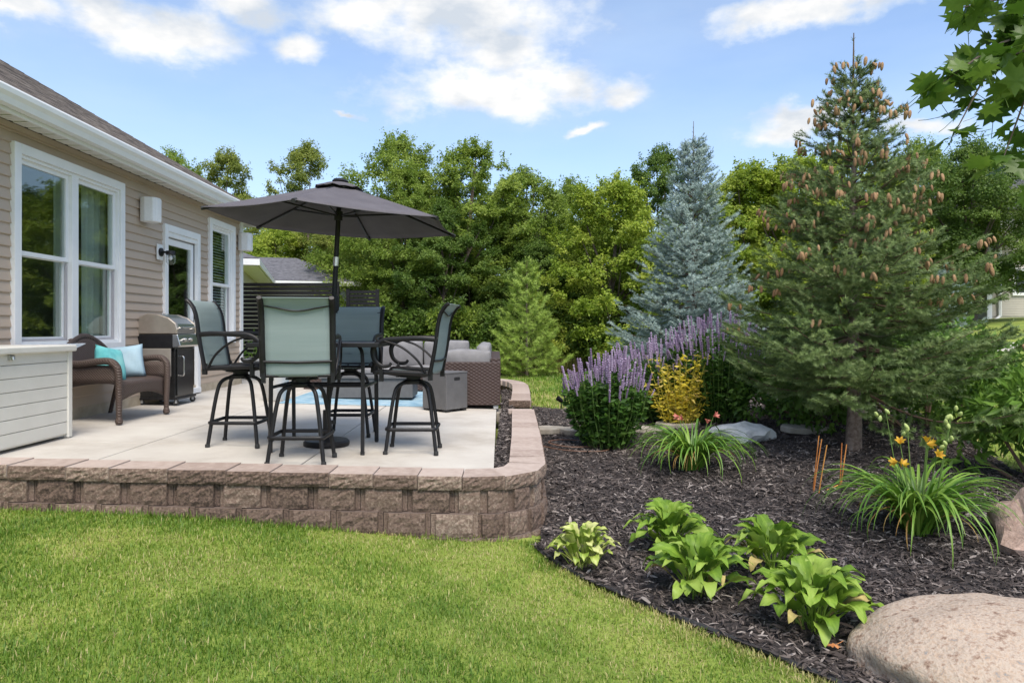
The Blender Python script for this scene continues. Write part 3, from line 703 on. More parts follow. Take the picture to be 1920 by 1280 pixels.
# hip roof in stepped shingle courses
def hip_roof(par, x0, x1, y0, y1, z0, pitch, step, mat, name='roof'):
    """concentric courses climbing from the eaves to the ridge, each lapping the one below"""
    m = MB(); w = min(x1 - x0, y1 - y0) / 2; t = 0.0; k = 0
    while t < w - .01:
        t2 = min(t + step, w - .005); za, zb = z0 + t * pitch + .008, z0 + t2 * pitch + .002
        A = [(x0 + t, y0 + t), (x1 - t, y0 + t), (x1 - t, y1 - t), (x0 + t, y1 - t)]; B = [(x0 + t2, y0 + t2), (x1 - t2, y0 + t2), (x1 - t2, y1 - t2), (x0 + t2, y1 - t2)]
        V = [(*p, za - .010) for p in A] + [(*p, za) for p in A] + [(*p, zb) for p in B]
        F = []
        for i in range(4):
            j = (i + 1) % 4; F += [(i, j, 4 + j, 4 + i), (4 + i, 4 + j, 8 + j, 8 + i)]
        m.add(V, F); t = t2
    m.add([(x0, y0, z0 - .02), (x1, y0, z0 - .02), (x1, y1, z0 - .02), (x0, y1, z0 - .02)], [(0, 3, 2, 1)])
    return m.build(name, mat, par)
hip_roof(house, HX - 9.2 - HX, EX + .085 - HX, HY0 - .4 - 6, HY1 + .52 - 6, WT + .125, .612, .125, M['shingle'])

# wall speakers and wall lamp
def speaker(y, z, label, sx=1):
    t = thing('outdoor_speaker', label, 'speaker', (HX + .02, y, z), 0, 'white speakers on the house wall')
    m = MB(); m.box(.0, .035, -.05, .05, -.06, .06); m.build('bracket', M['pale_grey'], t, bevel=.004)
    m = MB(); m.prism([(.03, -.11), (.10, -.115), (.185, -.075), (.20, -.03), (.20, .03), (.185, .075), (.10, .115), (.03, .11)], -.15, .15); m.build('cabinet', M['spk'], t, bevel=.012, seg=3, rot=(0, 0, -.25))
    m = MB(); m.prism([(.176, -.082), (.198, -.03), (.206, 0), (.198, .03), (.176, .082), (.19, .07), (.202, 0), (.19, -.07)], -.13, .13); m.build('grille', M['spk'], t, rot=(0, 0, -.25))
speaker(8.55, 2.46, 'white outdoor speaker on the siding between the twin window and the door')
speaker(11.75, 2.47, 'white outdoor speaker beside the narrow window at the house corner')
lt = thing('wall_lamp', 'black wall lamp with clear glass shade beside the patio door', 'lamp', (HX + .02, 8.92, 1.99))
m = MB(); m.box(0, .02, -.07, .07, -.10, .10); m.build('mount_plate', M['trim'], lt, bevel=.006)
m = MB(); m.lathe([(.0, 0), (.055, 0), (.055, .02), (.03, .03)], 16); m.build('backplate', M['black'], lt, sm=40, loc=(.02, 0, 0), rot=(0, R_(90), 0))
m = MB(); m.tube([(.03, 0, 0), (.10, 0, .0), (.15, 0, -.01)], .014, 8); m.lathe([(.0, .02), (.055, .015), (.058, -.035), (.05, -.035)], 16, (.15, 0, 0)); m.build('arm', M['black'], lt, sm=40)
m = MB(); m.lathe([(.045, -.03), (.055, -.06), (.055, -.13), (.035, -.16), (.033, -.157), (.052, -.128), (.052, -.06), (.043, -.03)], 16, (.15, 0, 0), caps=False); m.build('glass_shade', M['bulb'], lt, sm=60)
m = MB(); m.lathe([(.008, -.03), (.022, -.07), (.022, -.09), (.0, -.11)], 12, (.15, 0, 0)); m.build('bulb', M['spk'], lt, sm=60)

# ------------------------------------------------------------------ stools, table, umbrella
def make_stool():
    t = thing('bar_stool', '', 'stool', group='swivel stools around the bar table')
    legm = None
    # swivel base: four bowed tube legs
    for sx in (-1, 1):
        for sy in (-1, 1):
            m = MB(); P = spline([(.02 * sx, .02 * sy, .575), (.075 * sx, .068 * sy, .572), (.118 * sx, .105 * sy, .545), (.142 * sx, .128 * sy, .48), (.17 * sx, .152 * sy, .30), (.206 * sx, .184 * sy, .0)], 22)
            m.tube(P, .0155, 10); l = m.build('leg', M['black'], t, sm=50)
            m = MB(); m.lathe([(.019, 0), (.020, .006), (.019, .03), (.016, .034)], 12, (.206 * sx, .184 * sy, -.001)); m.build('foot_cap', M['rubber'], l, sm=40)
    ring = []
    hx, hy, r = .205, .187, .045
    for cx, cy, a in ((hx - r, hy - r, 0), (-(hx - r), hy - r, 90), (-(hx - r), -(hy - r), 180), (hx - r, -(hy - r), 270)):
        ring += arc((cx, cy, .205), r, R_(a), R_(a + 90), 5, 'xy')
    m = MB(); m.tube(ring, .0115, 8, closed=True, flat=1.3); m.build('foot_ring', M['black'], t, sm=50)
    m = MB(); m.lathe([(.0, .565), (.085, .565), (.09, .575), (.09, .59), (.06, .60), (.06, .615), (.12, .622), (.12, .632), (0, .632)], 20); m.build('swivel', M['black'], t, sm=40)
    # everything above the swivel turns together
    s = link('seat_frame', None, t)
    m = MB()
    for sx in (-1, 1): m.tube([(.06 * sx, -.16, .65), (.05 * sx, -.08, .635), (.05 * sx, .1, .635), (.06 * sx, .2, .65)], .012, 8)
    side = {}
    for sx in (-1, 1):
        P = spline([(.245 * sx, .26, .655), (.245 * sx, .23, .675), (.245 * sx, .0, .668), (.245 * sx, -.19, .662)], 14); m.tube(P, .014, 8, flat=1.5)
    m.tube([(-.245, .255, .658), (.245, .255, .658)], .012, 8); m.tube([(-.245, -.19, .66), (.245, -.19, .66)], .012, 8)
    for sx in (-1, 1): m.box(.245 * sx - .014, .245 * sx + .014, -.215, -.18, .61, .70)
    m.build('seat_rails', M['black'], s, sm=45)
    bp = [(-.195, .655), (-.212, .74), (-.235, .86), (-.25, .97), (-.262, 1.06), (-.285, 1.145), (-.325, 1.205), (-.352, 1.222)]
    for sx in (-1, 1):
        m = MB(); P = spline([(.248 * sx, y, z) for y, z in bp], 22); m.tube(P, [.0165] * 20 + [.016, .014], 8, flat=1.35); m.build('back_rail', M['black'], s, sm=50)
    P = spline([(0, y + .004, z) for y, z in bp], 24)
    m = MB(); m.grid(lambda u, v: ((u - .5) * .482, P[int(round(v * 23))][1] - .012 * math.sin(PI * u), P[int(round(v * 23))][2]), 9, 24); m.build('back_sling', M['sling'], s, sm=80, solid=.004)
    SP = spline([(0, -.19, .668), (0, -.05, .655), (0, .1, .66), (0, .22, .672), (0, .262, .655)], 18)
    m = MB(); m.grid(lambda u, v: ((u - .5) * .475, SP[int(round(v * 17))][1], SP[int(round(v * 17))][2] - .012 * math.sin(PI * u)), 9, 18); m.build('seat_sling', M['sling'], s, sm=80, solid=.004)
    m = MB(); m.tube([(-.24, -.225, .765), (0, -.232, .758), (.24, -.225, .765)], .010, 8); m.build('crossbar', M['black'], s, sm=50)
    m = MB(); m.tube(spline([(-.24, -.292, 1.168), (-.14, -.30, 1.15), (0, -.30, 1.128), (.14, -.30, 1.15), (.24, -.292, 1.168)], 16), .006, 6); m.build('crossbar', M['black'], s, sm=50)
    for sx in (-1, 1):
        m = MB(); x = .272 * sx
        P = spline([(.255 * sx, -.262, .935), (x, -.12, .945), (x, .06, .94), (x, .19, .925), (x, .262, .865), (x, .255, .775), (x, .20, .725), (x, .135, .725), (x, .115, .75)], 40)
        m.tube(P, [.021] * 20 + [.021 - .010 * i / 20 for i in range(20)], 8, flat=.42, up=(1, 0, 0))
        m.build('armrest', M['black'], s, sm=50)
        m = MB(); P = spline([(.258 * sx, -.16, .675), (x, -.09, .78), (x, .03, .875), (x, .17, .925)], 16); m.tube(P, .012, 8, flat=.8); m.build('arm_brace', M['black'], s, sm=50)
        m = MB(); m.tube([(x, .20, .725), (.25 * sx, .20, .665)], .010, 8); m.box(min(x, .24 * sx) , max(x, .24 * sx), .185, .215, .60, .70); m.build('arm_post', M['black'], s, sm=50)
    return t
st0 = make_stool()
TX, TY = -1.45, 5.89
def seat_of(o): return [c for c in o.children if c.name.startswith('seat_frame')][0]
stools = [(-1.475, 5.24, .02, .15, 'sage mesh bar stool with its back turned to the block wall, between wall and table'),
          (-2.19, 5.92, 0, -PI / 2 - .03, 'sage mesh bar stool on the house side of the table'),
          (-.70, 5.80, 0, PI / 2 - .12, 'sage mesh bar stool on the mulch bed side of the table, turned side-on'),
          (-1.40, 6.62, 0, PI - .03, 'sage mesh bar stool on the sofa side of the table, partly behind the umbrella pole')]
for i, (x, y, rb, rs, lab) in enumerate(stools):
    o = st0 if i == 0 else copy_tree(st0)
    o['label'] = lab; o.location = (x, y, patio_z(x)); o.rotation_euler.z = rb; seat_of(o).rotation_euler.z = rs - rb
    o.rotation_euler.y = .0
tb = thing('bar_table', 'square black metal bar table with umbrella pole through it', 'table', (TX, TY, 0))
m = MB(); m.box(-.505, .505, -.44, .44, .872, .886); m.build('table_top', M['firebox'], tb, bevel=.004)
m = MB()
for a, b, c, d in ((-.52, .52, -.455, -.425), (-.52, .52, .425, .455), (-.52, -.49, -.425, .425), (.49, .52, -.425, .425)): m.box(a, b, c, d, .858, .892)
m.build('rim', M['black'], tb, bevel=.004)
for sx in (-1, 1):
    for sy in (-1, 1):
        m = MB(); m.tube(spline([(.33 * sx, .27 * sy, .86), (.365 * sx, .30 * sy, .78), (.37 * sx, .315 * sy, .4), (.37 * sx, .325 * sy, patio_z(TX + .37 * sx) + .01)], 14), .019, 4, up=(1, 1, 0)); l = m.build('leg', M['black'], tb, sm=30)
        m = MB(); m.lathe([(.017, 0), (.017, .02), (.02, .024)], 10, (.37 * sx, .325 * sy, patio_z(TX + .37 * sx))); m.build('foot_cap', M['rubber'], l)
m = MB()
for sx in (-1, 1): m.tube([(.368 * sx, -.31, .53), (.368 * sx, .31, .53)], .014, 6)
m.tube([(-.368, -.12, .53), (.368, -.12, .53)], .014, 6); m.tube([(-.368, .12, .53), (.368, .12, .53)], .014, 6)
m.build('stretcher', M['black'], tb, sm=40)
# umbrella: base, leaning pole, six-sided canopy
ub = thing('patio_umbrella', 'dark grey six-sided patio umbrella with black pole standing through the bar table', 'umbrella', (-1.47, 5.98, 0))
UO = Vector((-1.47, 5.98, 0)); UC = Vector((-1.363, 5.95, 1.915)) - UO; NT = Vector((.0515, -.0084, 1)).normalized()
m = MB(); m.lathe([(.0, 0), (.19, 0), (.195, .01), (.195, .035), (.18, .05), (.10, .058), (.05, .075), (.032, .08), (.032, .30), (.026, .305), (0, .305)], 28); m.build('base', M['black'], ub, sm=35)
m = MB(); m.tube([(.03, 0, .2), (.05, 0, .2)], .008, 6); m.lathe([(0, -.02), (.022, -.015), (.022, .015), (0, .02)], 10, (.06, 0, .2)); m.build('base_knob', M['rubber'], ub, sm=40)
top = UC + NT * .31; low = Vector((0, 0, .06)); dv = (top - low)
def pp(t): return low + dv * t
m = MB(); m.tube([pp(0), pp(.69)], .0225, 12); m.build('lower_pole', M['black'], ub, sm=40)
m = MB(); m.tube([pp(.70), pp(1.0)], .0215, 12); m.build('upper_pole', M['black'], ub, sm=40)
m = MB(); m.tube([pp(.685), pp(.72)], .0245, 12); m.build('tilt_collar', M['steel'], ub, sm=40)
c = pp(.535); m = MB(); m.tube([c + Vector((0, 0, -.075)), c + Vector((0, 0, -.055)), c + Vector((0, 0, .05)), c + Vector((0, 0, .075))], [.028, .045, .045, .026], 12); m.tube([c + Vector((-.06, .0, 0)), c], .010, 8); m.build('crank_housing', M['rubber'], ub, sm=40)
XA = Vector((1, 0, 0)); XA = (XA - NT * XA.dot(NT)).normalized(); YA = NT.cross(XA)
A0 = .4604; RC = 1.086
def cp(rr, a, h): return UC + XA * (rr * math.cos(a)) + YA * (rr * math.sin(a)) + NT * h
RISE = .325
m = MB(); nr = 9; ns = 8; V = []; F = []
for i in range(nr + 1):
    u = .12 + .88 * i / nr
    for k in range(6):
        for q in range(ns):
            t = q / ns; a0 = A0 + k * PI / 3; a1 = a0 + PI / 3
            p0 = cp(RC * u, a0, RISE * (1 - u)); p1 = cp(RC * u, a1, RISE * (1 - u)); p = p0.lerp(p1, t)
            sag = math.sin(PI * t) * u
            p = p - NT * (.016 * sag * (1 - .2 * u)) - (p - UC).normalized() * (.022 * sag * u * u)
            V.append(p)
nn = 6 * ns
for i in range(nr):
    for k in range(nn): F.append((i * nn + k, i * nn + (k + 1) % nn, (i + 1) * nn + (k + 1) % nn, (i + 1) * nn + k))
m.add(V, F); m.build('canopy', M['canopy'], ub, sm=25, solid=.003)
m = MB(); V = []; F = []
for i, (u, h) in enumerate(((.03, .345), (.11, .325), (.19, .283))):
    for k in range(24):
        a = A0 + k * PI / 12; w = .014 * math.cos(6 * (a - A0)) * (i == 2); V.append(cp(RC * u * (.93 if i == 2 and k % 4 == 2 else 1), a, h + w + (.02 if i == 2 and k % 4 == 2 else 0)))
for i in range(2):
    for k in range(24): F.append((i * 24 + k, i * 24 + (k + 1) % 24, (i + 1) * 24 + (k + 1) % 24, (i + 1) * 24 + k))
m.add(V, F); m.build('vent_cap', M['canopy'], ub, sm=60, solid=.003)
m = MB(); m.lathe([(0, -.02), (.03, -.02), (.065, .0), (.07, .012), (.055, .03), (.02, .038), (0, .04)], 18); m.build('finial', M['black'], ub, sm=40, loc=UC + NT * .34, rot=NT.to_track_quat('Z', 'Y').to_euler())
hub = UC + NT * .02 - (UC + NT * .02 - pp(.88)) * 1.0
m = MB(); m.tube([pp(.865), pp(.90)], .036, 12); m.build('runner', M['rubber'], ub, sm=40)
for k in range(6):
    a = A0 + k * PI / 3
    m = MB(); m.tube([cp(.03, a, RISE - .005), cp(RC * .5, a, RISE * .5 - .014), cp(RC * .985, a, .0 - .008)], .010, 6); r_ = m.build('rib', M['black'], ub, sm=40)
    m = MB(); m.tube([cp(RC * .95, a, .008), cp(RC * 1.0, a, -.008)], .017, 6); m.build('rib_tip', M['rubber'], r_)
    m = MB(); m.tube([pp(.882), cp(RC * .52, a, RISE * .48 - .02)], .008, 6); m.build('strut', M['black'], ub, sm=40)
# ------------------------------------------------------------------ deck storage box
X0, X1, Y0, Y1 = -4.32, -3.71, 4.45, 6.06; zb = patio_z(-4)
bx = thing('storage_box', 'pale grey plank-sided deck storage box against the house', 'storage box', (X0, Y0, zb))
w, d, H = X1 - X0, Y1 - Y0, .80
m = MB(); m.box(.03, w - .03, .03, d - .03, .02, H - .06); m.build('body', M['deckbox'], bx)
for k in range(7):
    z0 = .035 + k * .1045
    m = MB(); m.box(w - .03, w - .012, .05, d - .05, z0, z0 + .099); m.build('plank', M['deckbox'], bx, bevel=.003)
    m = MB(); m.box(.05, w - .05, d - .03, d - .012, z0, z0 + .099); m.build('plank', M['deckbox'], bx, bevel=.003)
for (a, b) in ((w - .055, d - .055), (w - .055, .0), (0, d - .055)):
    m = MB(); m.box(a, a + .055, b, b + .055, .0, H - .055); m.build('corner_post', M['deckbox'], bx, bevel=.006)
m = MB(); m.box(-.01, w + .03, -.02, d + .02, H - .055, H); m.build('lid', M['deckbox'], bx, bevel=.012, seg=3)
m = MB(); m.box(w - .013, w + .008, .82, .875, H - .10, H - .06); m.tube([(w + .012, .848, H - .075), (w + .016, .848, H - .10)], .012, 8); m.build('latch', M['steel'], bx, bevel=.002)

# ------------------------------------------------------------------ wicker armchair and pillows
ch = thing('wicker_armchair', 'brown woven wicker armchair with rolled arms between storage box and grill', 'armchair', (-4.02, 7.27, patio_z(-4)), -PI / 2 - .06)
WW = .43  # half width; local +y is the front... chair faces local +y
m = MB(); m.grid(lambda u, v: ((u - .5) * 2 * (WW - .03), -.22 + .52 * v, .40 + .02 * math.sin(PI * v) - .012 * math.sin(PI * u)), 11, 9); m.build('seat', M['wicker'], ch, sm=60, solid=.03)
m = MB(); m.grid(lambda u, v: ((u - .5) * 2 * (WW - .02), .305 + .012 * math.sin(PI * u), (.40 - .115 - .075 * (2 * u - 1) ** 2) * (1 - v) + .405 * v), 17, 5); m.build('apron', M['wicker'], ch, sm=60, solid=.02)
def backz(u): return .60 + .26 * math.sin(PI * u) ** .8
m = MB(); m.grid(lambda u, v: ((u - .5) * 2 * (WW + .0), -.22 - .11 * v + .05 * (2 * u - 1) ** 2, .36 + (backz(u) - .36) * v), 21, 9); m.build('backrest', M['wicker'], ch, sm=60, solid=.03)
m = MB(); m.tube([((u - .5) * 2 * WW, -.335 + .05 * (2 * u - 1) ** 2, backz(u)) for u in np.linspace(.0, 1, 24)], .034, 8); m.build('back_rim', M['wicker'], ch, sm=60)
for sx in (-1, 1):
    x = (WW + .005) * sx
    m = MB(); P = spline([(x, -.28, .62), (x, -.20, .60), (x * 1.04, -.05, .595), (x * 1.05, .14, .62), (x * 1.05, .26, .615), (x * 1.04, .325, .55), (x * 1.02, .335, .42)], 28); m.tube(P, [.036] * 20 + [.036, .036, .036, .035, .035, .034, .034, .033], 10, flat=1.0); m.build('arm', M['wicker'], ch, sm=60)
    m = MB(); m.tube([(x * 1.02, .335, .42), (x, .33, .2), (x, .33, .06)], [.033, .029, .025], 10); l = m.build('leg', M['wicker'], ch, sm=60)
    m = MB(); m.lathe([(.018, .075), (.03, .055), (.036, .03), (.03, .005), (.02, 0)], 12, (x, .33, 0)); m.build('ball_foot', M['wicker'], l, sm=60)
    m = MB(); m.tube([(x * .95, -.21, .40), (x * .96, -.26, .2), (x * .97, -.31, .0)], .022, 8); m.build('leg', M['wicker'], ch, sm=60)
    m = MB(); m.grid(lambda u, v: (x * (1.0), -.22 + .53 * u, .40 + (.58 - .40) * v), 8, 4); m.build('side_panel', M['wicker'], ch, sm=60, solid=.02)
def pillow_mesh(w, h, t, name, mat):
    m = MB(); n = 13
    def f(sg):
        def g(u, v):
            a = (2 * u - 1); b = (2 * v - 1); e = (1 - a ** 4) * (1 - b ** 4); pin = 1 - .07 * (1 - abs(a)) * abs(b) ** 3 - .0; px = a * w / 2 * (1 - .06 * (1 - b * b) * abs(a) ** 3); pz = b * h / 2 * (1 - .06 * (1 - a * a) * abs(b) ** 3)
            return (px, sg * t / 2 * e ** .6 + .006 * math.sin(7 * a + 5 * b) * e, pz)
        return g
    m.grid(f(1), n, n); m.grid(f(-1), n, n)
    me = m.mesh(name, mat, 70); bm = bmesh.new(); bm.from_mesh(me); bmesh.ops.remove_doubles(bm, verts=bm.verts, dist=.0015); bmesh.ops.recalc_face_normals(bm, faces=bm.faces); bm.to_mesh(me); bm.free(); return me
pz = patio_z(-4)
o = link('throw_pillow', pillow_mesh(.36, .36, .14, 'throw_pillow', M['pale']), None, (-4.0, 7.47, pz + .585), (R_(-14), R_(-6), .50)); tag(o, 'pale blue throw pillow standing upright on the wicker armchair', 'pillow')
o = link('throw_pillow', pillow_mesh(.38, .38, .15, 'throw_pillow', M['teal']), None, (-3.93, 7.05, pz + .575), (R_(-16), R_(10), 1.45)); tag(o, 'teal throw pillow leaning in the near arm of the wicker armchair', 'pillow')

# ------------------------------------------------------------------ gas grill (front faces +x)
gr = thing('gas_grill', 'stainless and black two-burner gas grill on a wheeled cart beside the patio door', 'grill', (-4.15, 8.72, patio_z(-4.1)))
m = MB(); m.box(-.22, .22, -.255, .255, .085, .72); m.build('cabinet', M['enamel'], gr, bevel=.006)
m = MB(); m.box(.222, .236, -.225, .225, .12, .69); dr = m.build('cabinet_door', M['enamel'], gr, bevel=.008)
m = MB(); m.tube(spline([(.236, -.15, .60), (.275, -.15, .59), (.278, -.15, .52), (.278, -.15, .44), (.275, -.15, .37), (.236, -.15, .36)], 16), .011, 8); m.build('door_handle', M['steel'], dr, sm=50)
m = MB(); m.box(-.24, .25, -.27, .27, .07, .095); m.build('base_shelf', M['black'], gr, bevel=.006)
m = MB(); m.box(-.235, .215, -.29, .29, .70, .87); m.build('firebox', M['black'], gr, bevel=.01)
m = MB(); m.prism([(.20, .715), (.275, .715), (.30, .735), (.262, .87), (.20, .87)], -.29, .29, 'y'); cpn = m.build('control_panel', M['steel'], gr, bevel=.006)
for y in (-.14, .02):
    m = MB(); m.lathe([(.034, 0), (.034, .006), (.022, .008), (.020, .03), (0, .032)], 16); m.box(-.004, .004, -.02, .02, .03, .038); m.build('knob', M['steel'], cpn, sm=40, loc=(.286, y, .80), rot=(0, R_(73), 0))
prof = [(.245, .872), (.255, .93), (.235, 1.0), (.15, 1.07), (.02, 1.115), (-.10, 1.12), (-.20, 1.08), (-.245, .98), (-.245, .872)]
m = MB(); m.prism(prof, -.235, .235, 'y'); hd = m.build('hood', M['steel'], gr, bevel=.012, seg=3)
for y in (-.29, .238):
    m = MB(); m.prism([(a * 1.03, b + .004) for a, b in prof], y, y + .052, 'y'); m.build('hood_end_cap', M['bronze'], hd, bevel=.012)
m = MB(); m.tube([(.30, -.24, .955), (.30, .24, .955)], .012, 10); m.tube([(.245, -.20, .95), (.30, -.20, .955)], .008, 6); m.tube([(.245, .20, .95), (.30, .20, .955)], .008, 6); m.build('hood_handle', M['steel'], hd, sm=50)
m = MB(); m.lathe([(.04, 0), (.04, .012), (0, .014)], 14, (0, -.02, 1.114)); m.build('thermometer', M['steel'], hd, sm=40)
for y, s in ((-.30, -1), (.30, 1)):
    m = MB(); m.box(-.20, .19, y - .012, y + .012, .36, .70); m.build('side_shelf', M['taupe'], gr, bevel=.008)
for x in (-.2, .22):
    for y in (-.23, .23):
        m = MB(); m.lathe([(.034, -.012), (.036, -.008), (.036, .008), (.034, .012)], 14); wv = m.build('wheel', M['rubber'], gr, sm=40, loc=(x, y, .036), rot=(R_(90), 0, .4))
        m = MB(); m.box(-.012, .012, -.018, .018, -.005, .045); m.build('caster_fork', M['pale_grey'], wv, rot=(R_(-90), 0, 0))

# ------------------------------------------------------------------ sectional sofa
sf = thing('sectional_sofa', 'dark brown wicker corner sofa with grey cushions', 'sofa', (.0, 8.95, patio_z(-.4)))
def sbox(name, mat, a, b, c, d, e, f, bevel=.008): m = MB(); m.box(a, b, c, d, e, f); return m.build(name, mat, sf, bevel=bevel)
SX0, SX1 = -.72, .045; SL = 2.9
# right arm run: end panel, back, seat base
def slant(name, a0, a1, b0, b1, z0, z1): return None
sbox('end_panel', M['wickerd'], SX0, SX1, 0, .13, .045, .60)
sbox('back_panel', M['wickerd'], SX1 - .13, SX1, .131, SL, .045, .645)
sbox('seat_base', M['wickerd'], SX0 + .01, SX1 - .131, .131, SL - .2, .045, .28)
sbox('back_panel', M['wickerd'], -3.1, SX1 - .0, SL, SL + .13, .045, .645)
sbox('seat_base', M['wickerd'], -3.1, SX0, SL - .75, SL - .001, .045, .28)
for x, y in ((SX0 + .05, .06), (SX1 - .06, .05), (SX1 - .06, SL), (-3.0, SL)):
    m = MB(); m.box(x - .03, x + .03, y - .03, y + .03, 0, .045); m.build('foot', M['pale_grey'], sf)
def cushion(name, cx, cy, cz, w, d, h, rx=0, rz=0, puff=.035):
    m = MB(); n = 11
    V = []; F = []
    bm = bmesh.new(); bmesh.ops.create_cube(bm, size=1); bmesh.ops.subdivide_edges(bm, edges=bm.edges[:], cuts=7, use_grid_fill=True)
    for v in bm.verts:
        x, y, z = v.co; ex = (1 - (2 * x) ** 4); ey = (1 - (2 * y) ** 4); ez = (1 - (2 * z) ** 4)
        v.co = Vector((x * w + math.copysign(puff * .4, x) * ey * ez * (abs(x) > .49), y * d + math.copysign(puff, y) * ex * ez * (abs(y) > .49), z * h + math.copysign(puff * .6, z) * ex * ey * (abs(z) > .49) + .004 * math.sin(9 * x + 3)))
    me = bpy.data.meshes.new(name); bm.to_mesh(me); bm.free(); me.materials.append(M['cushion']); smooth(me, 75)
    o = link(name, me, sf, (cx, cy, cz), (rx, 0, rz)); bev(o, .025, 3); return o
for k in range(3): cushion('seat_cushion', (SX0 + SX1) / 2 - .05, .5 + k * .74, .345, .58, .72, .12)
for k in range(3): cushion('back_cushion', SX1 - .23, .55 + k * .74, .60, .17, .68, .40, 0, 0)
cushion('back_cushion', -.38, .24, .57, .58, .16, .34, R_(8))
for k in range(3): cushion('seat_cushion', -1.12 - k * .76, SL - .36, .345, .73, .66, .12)
for k in range(3): cushion('back_cushion', -.85 - k * .78, SL - .14, .61, .74, .17, .42, R_(6))
# fire table, tank cover, rug, planter
ft = thing('fire_table', 'long low dark grey rectangular fire table on the blue rug', 'fire table', (-1.82, 10.0, patio_z(-1.8)))
m = MB(); m.box(-.64, .64, -.30, .30, .03, .30); m.build('body', M['firebox'], ft, bevel=.008)
m = MB(); m.box(-.67, .67, -.33, .33, .30, .345); m.build('top', M['firebox'], ft, bevel=.008)
m = MB(); m.box(-.60, .60, -.27, .27, .01, .03); m.build('plinth', M['dark'], ft)
m = MB(); m.box(-.42, .42, -.1, .1, .345, .352); m.build('burner_tray', M['dark'], ft)
tk = thing('tank_cover', 'square dark grey gas tank cover box with slot handle standing by the wicker sofa', 'tank cover', (-.655, 8.74, patio_z(-.65)), R_(-38))
m = MB(); m.box(-.20, .20, -.20, .20, .03, .47); m.build('box', M['firebox'], tk, bevel=.006)
m = MB(); m.box(-.205, .205, -.205, .205, .47, .49); m.build('lid', M['firebox'], tk, bevel=.006)
for x in (-.16, .16):
    for y in (-.16, .16): m = MB(); m.box(x - .03, x + .03, y - .03, y + .03, 0, .03); m.build('foot', M['dark'], tk)
m = MB(); m.prism([(a, b) for a, b in [(-.055, .395), (-.045, .385), (.045, .385), (.055, .395), (.055, .415), (.045, .425), (-.045, .425), (-.055, .415)]], .196, .2015, 'x'); m.build('handle_slot', M['dark'], tk)
def rug_mat():
    m = pmat('blue_rug', [(.10, .22, .34), (.26, .42, .52), (.50, .58, .60)], 5, .95, .4, 150, detail=6, stretch=(1, 2.2, 1)); return m
m = MB(); m.grid(lambda u, v: (-2.85 + 2.02 * u, 9.02 + 2.6 * v, patio_z(-2.85 + 2.02 * u) + .006 + .003 * math.sin(u * 9) * math.sin(v * 7)), 9, 9)
tag(m.build('outdoor_rug', rug_mat(), solid=.006), 'blue patterned outdoor rug under the fire table', 'rug')
pl = thing('flower_pot', 'white tapered planter with yellow green plant behind the bar stools', 'planter', (-2.98, 9.35, patio_z(-3)))
m = MB(); m.lathe([(.12, 0), (.13, .01), (.175, .34), (.185, .36), (.165, .36), (.155, .30), (0, .30)], 24); m.build('pot', M['planter'], pl, sm=40)
def leaf_geo(P, A, Ln, W, fold, r_, nrm=None):
    """leaf blades: base P, axis A (unit), returns V,F"""
    n = len(P); rv = r_.normal(0, 1, (n, 3))
    if nrm is not None: rv = nrm + rv * .45
    S = np.cross(A, rv); S /= np.linalg.norm(S, axis=1, keepdims=True) + 1e-9; Nn = np.cross(S, A)
    Ln = Ln[:, None]; W = W[:, None]
    mid = P + A * Ln * .45
    V = np.stack([P, mid + S * W * .5 + Nn * W * fold, P + A * Ln - Nn * Ln * .12, mid - S * W * .5 + Nn * W * fold], 1).reshape(-1, 3)
    i = np.arange(n)[:, None] * 4; F = np.concatenate([i + [0, 1, 2], i + [0, 2, 3]], 0); return V, F
def unit(v): return v / (np.linalg.norm(v, axis=1, keepdims=True) + 1e-9)
def leaf_mesh(name, P, A, lmin, lmax, asp, mat, r_, rbias=None, fold=.25, nrm=None):
    n = len(P); Ln = r_.uniform(lmin, lmax, n); V, F = leaf_geo(P, unit(A), Ln, Ln * asp, fold, r_, nrm)
    r = np.clip(r_.beta(2, 2.2, n) + (0 if rbias is None else rbias), 0, 1)
    return npmesh(name, V, F, mat, np.tile(r, 2))
r_ = np.random.default_rng(4); P = r_.normal(0, .07, (160, 3)) * [1, 1, .6] + [0, 0, .42]
link('leaves', leaf_mesh('leaves', P, unit(P - [0, 0, .3]) + r_.normal(0, .4, P.shape), .05, .10, .5, M['lf_yel'], r_), pl)

# ------------------------------------------------------------------ black slat screens beyond the house
def slat_screen(x0, x1, y, z0, ztop, label, rot=0, zopen=None):
    t = thing('slat_screen', label, 'screen', (x0, y, z0), rot, 'black slatted privacy screens')
    L = x1 - x0
    for px in (0, L): m = MB(); m.box(px - .035, px + .035, -.035, .035, 0, ztop - z0 + .02); m.build('post', M['black'], t)
    sm = MB(); sm.box(.036, L - .036, -.012, .012, 0, .062); sm = sm.mesh('slat', M['black'])
    z = ztop - z0 - .07
    while z > .08: link('slat', sm, t, (0, 0, z)); z -= .078
slat_screen(-4.85, -3.02, 13.1, -.25, 1.88, 'long black slatted privacy screen beyond the house corner')
slat_screen(-3.05, -2.45, 14.2, -.25, 1.80, 'short black slatted screen panel standing to the rear of the long one')
tp = thing('planter_box', 'light grey planter box at the foot of the black slat screen', 'planter', (-4.0, 12.75, -.2))
m = MB(); m.box(-.75, .75, -.18, .18, 0, .62); m.build('box', M['pale_grey'], tp, bevel=.01)
m = MB(); m.box(-.78, .78, -.21, .21, .62, .66); m.build('rim', M['pale_grey'], tp, bevel=.008)
P = r_.normal(0, 1, (420, 3)) * [.4, .08, .10] + [0, 0, .80]; P[:, 0] = np.clip(P[:, 0], -.7, .7)
link('leaves', leaf_mesh('leaves', P, r_.normal(0, .6, P.shape) + [0, 0, .5], .05, .12, .5, M['lf_light'], r_), tp)
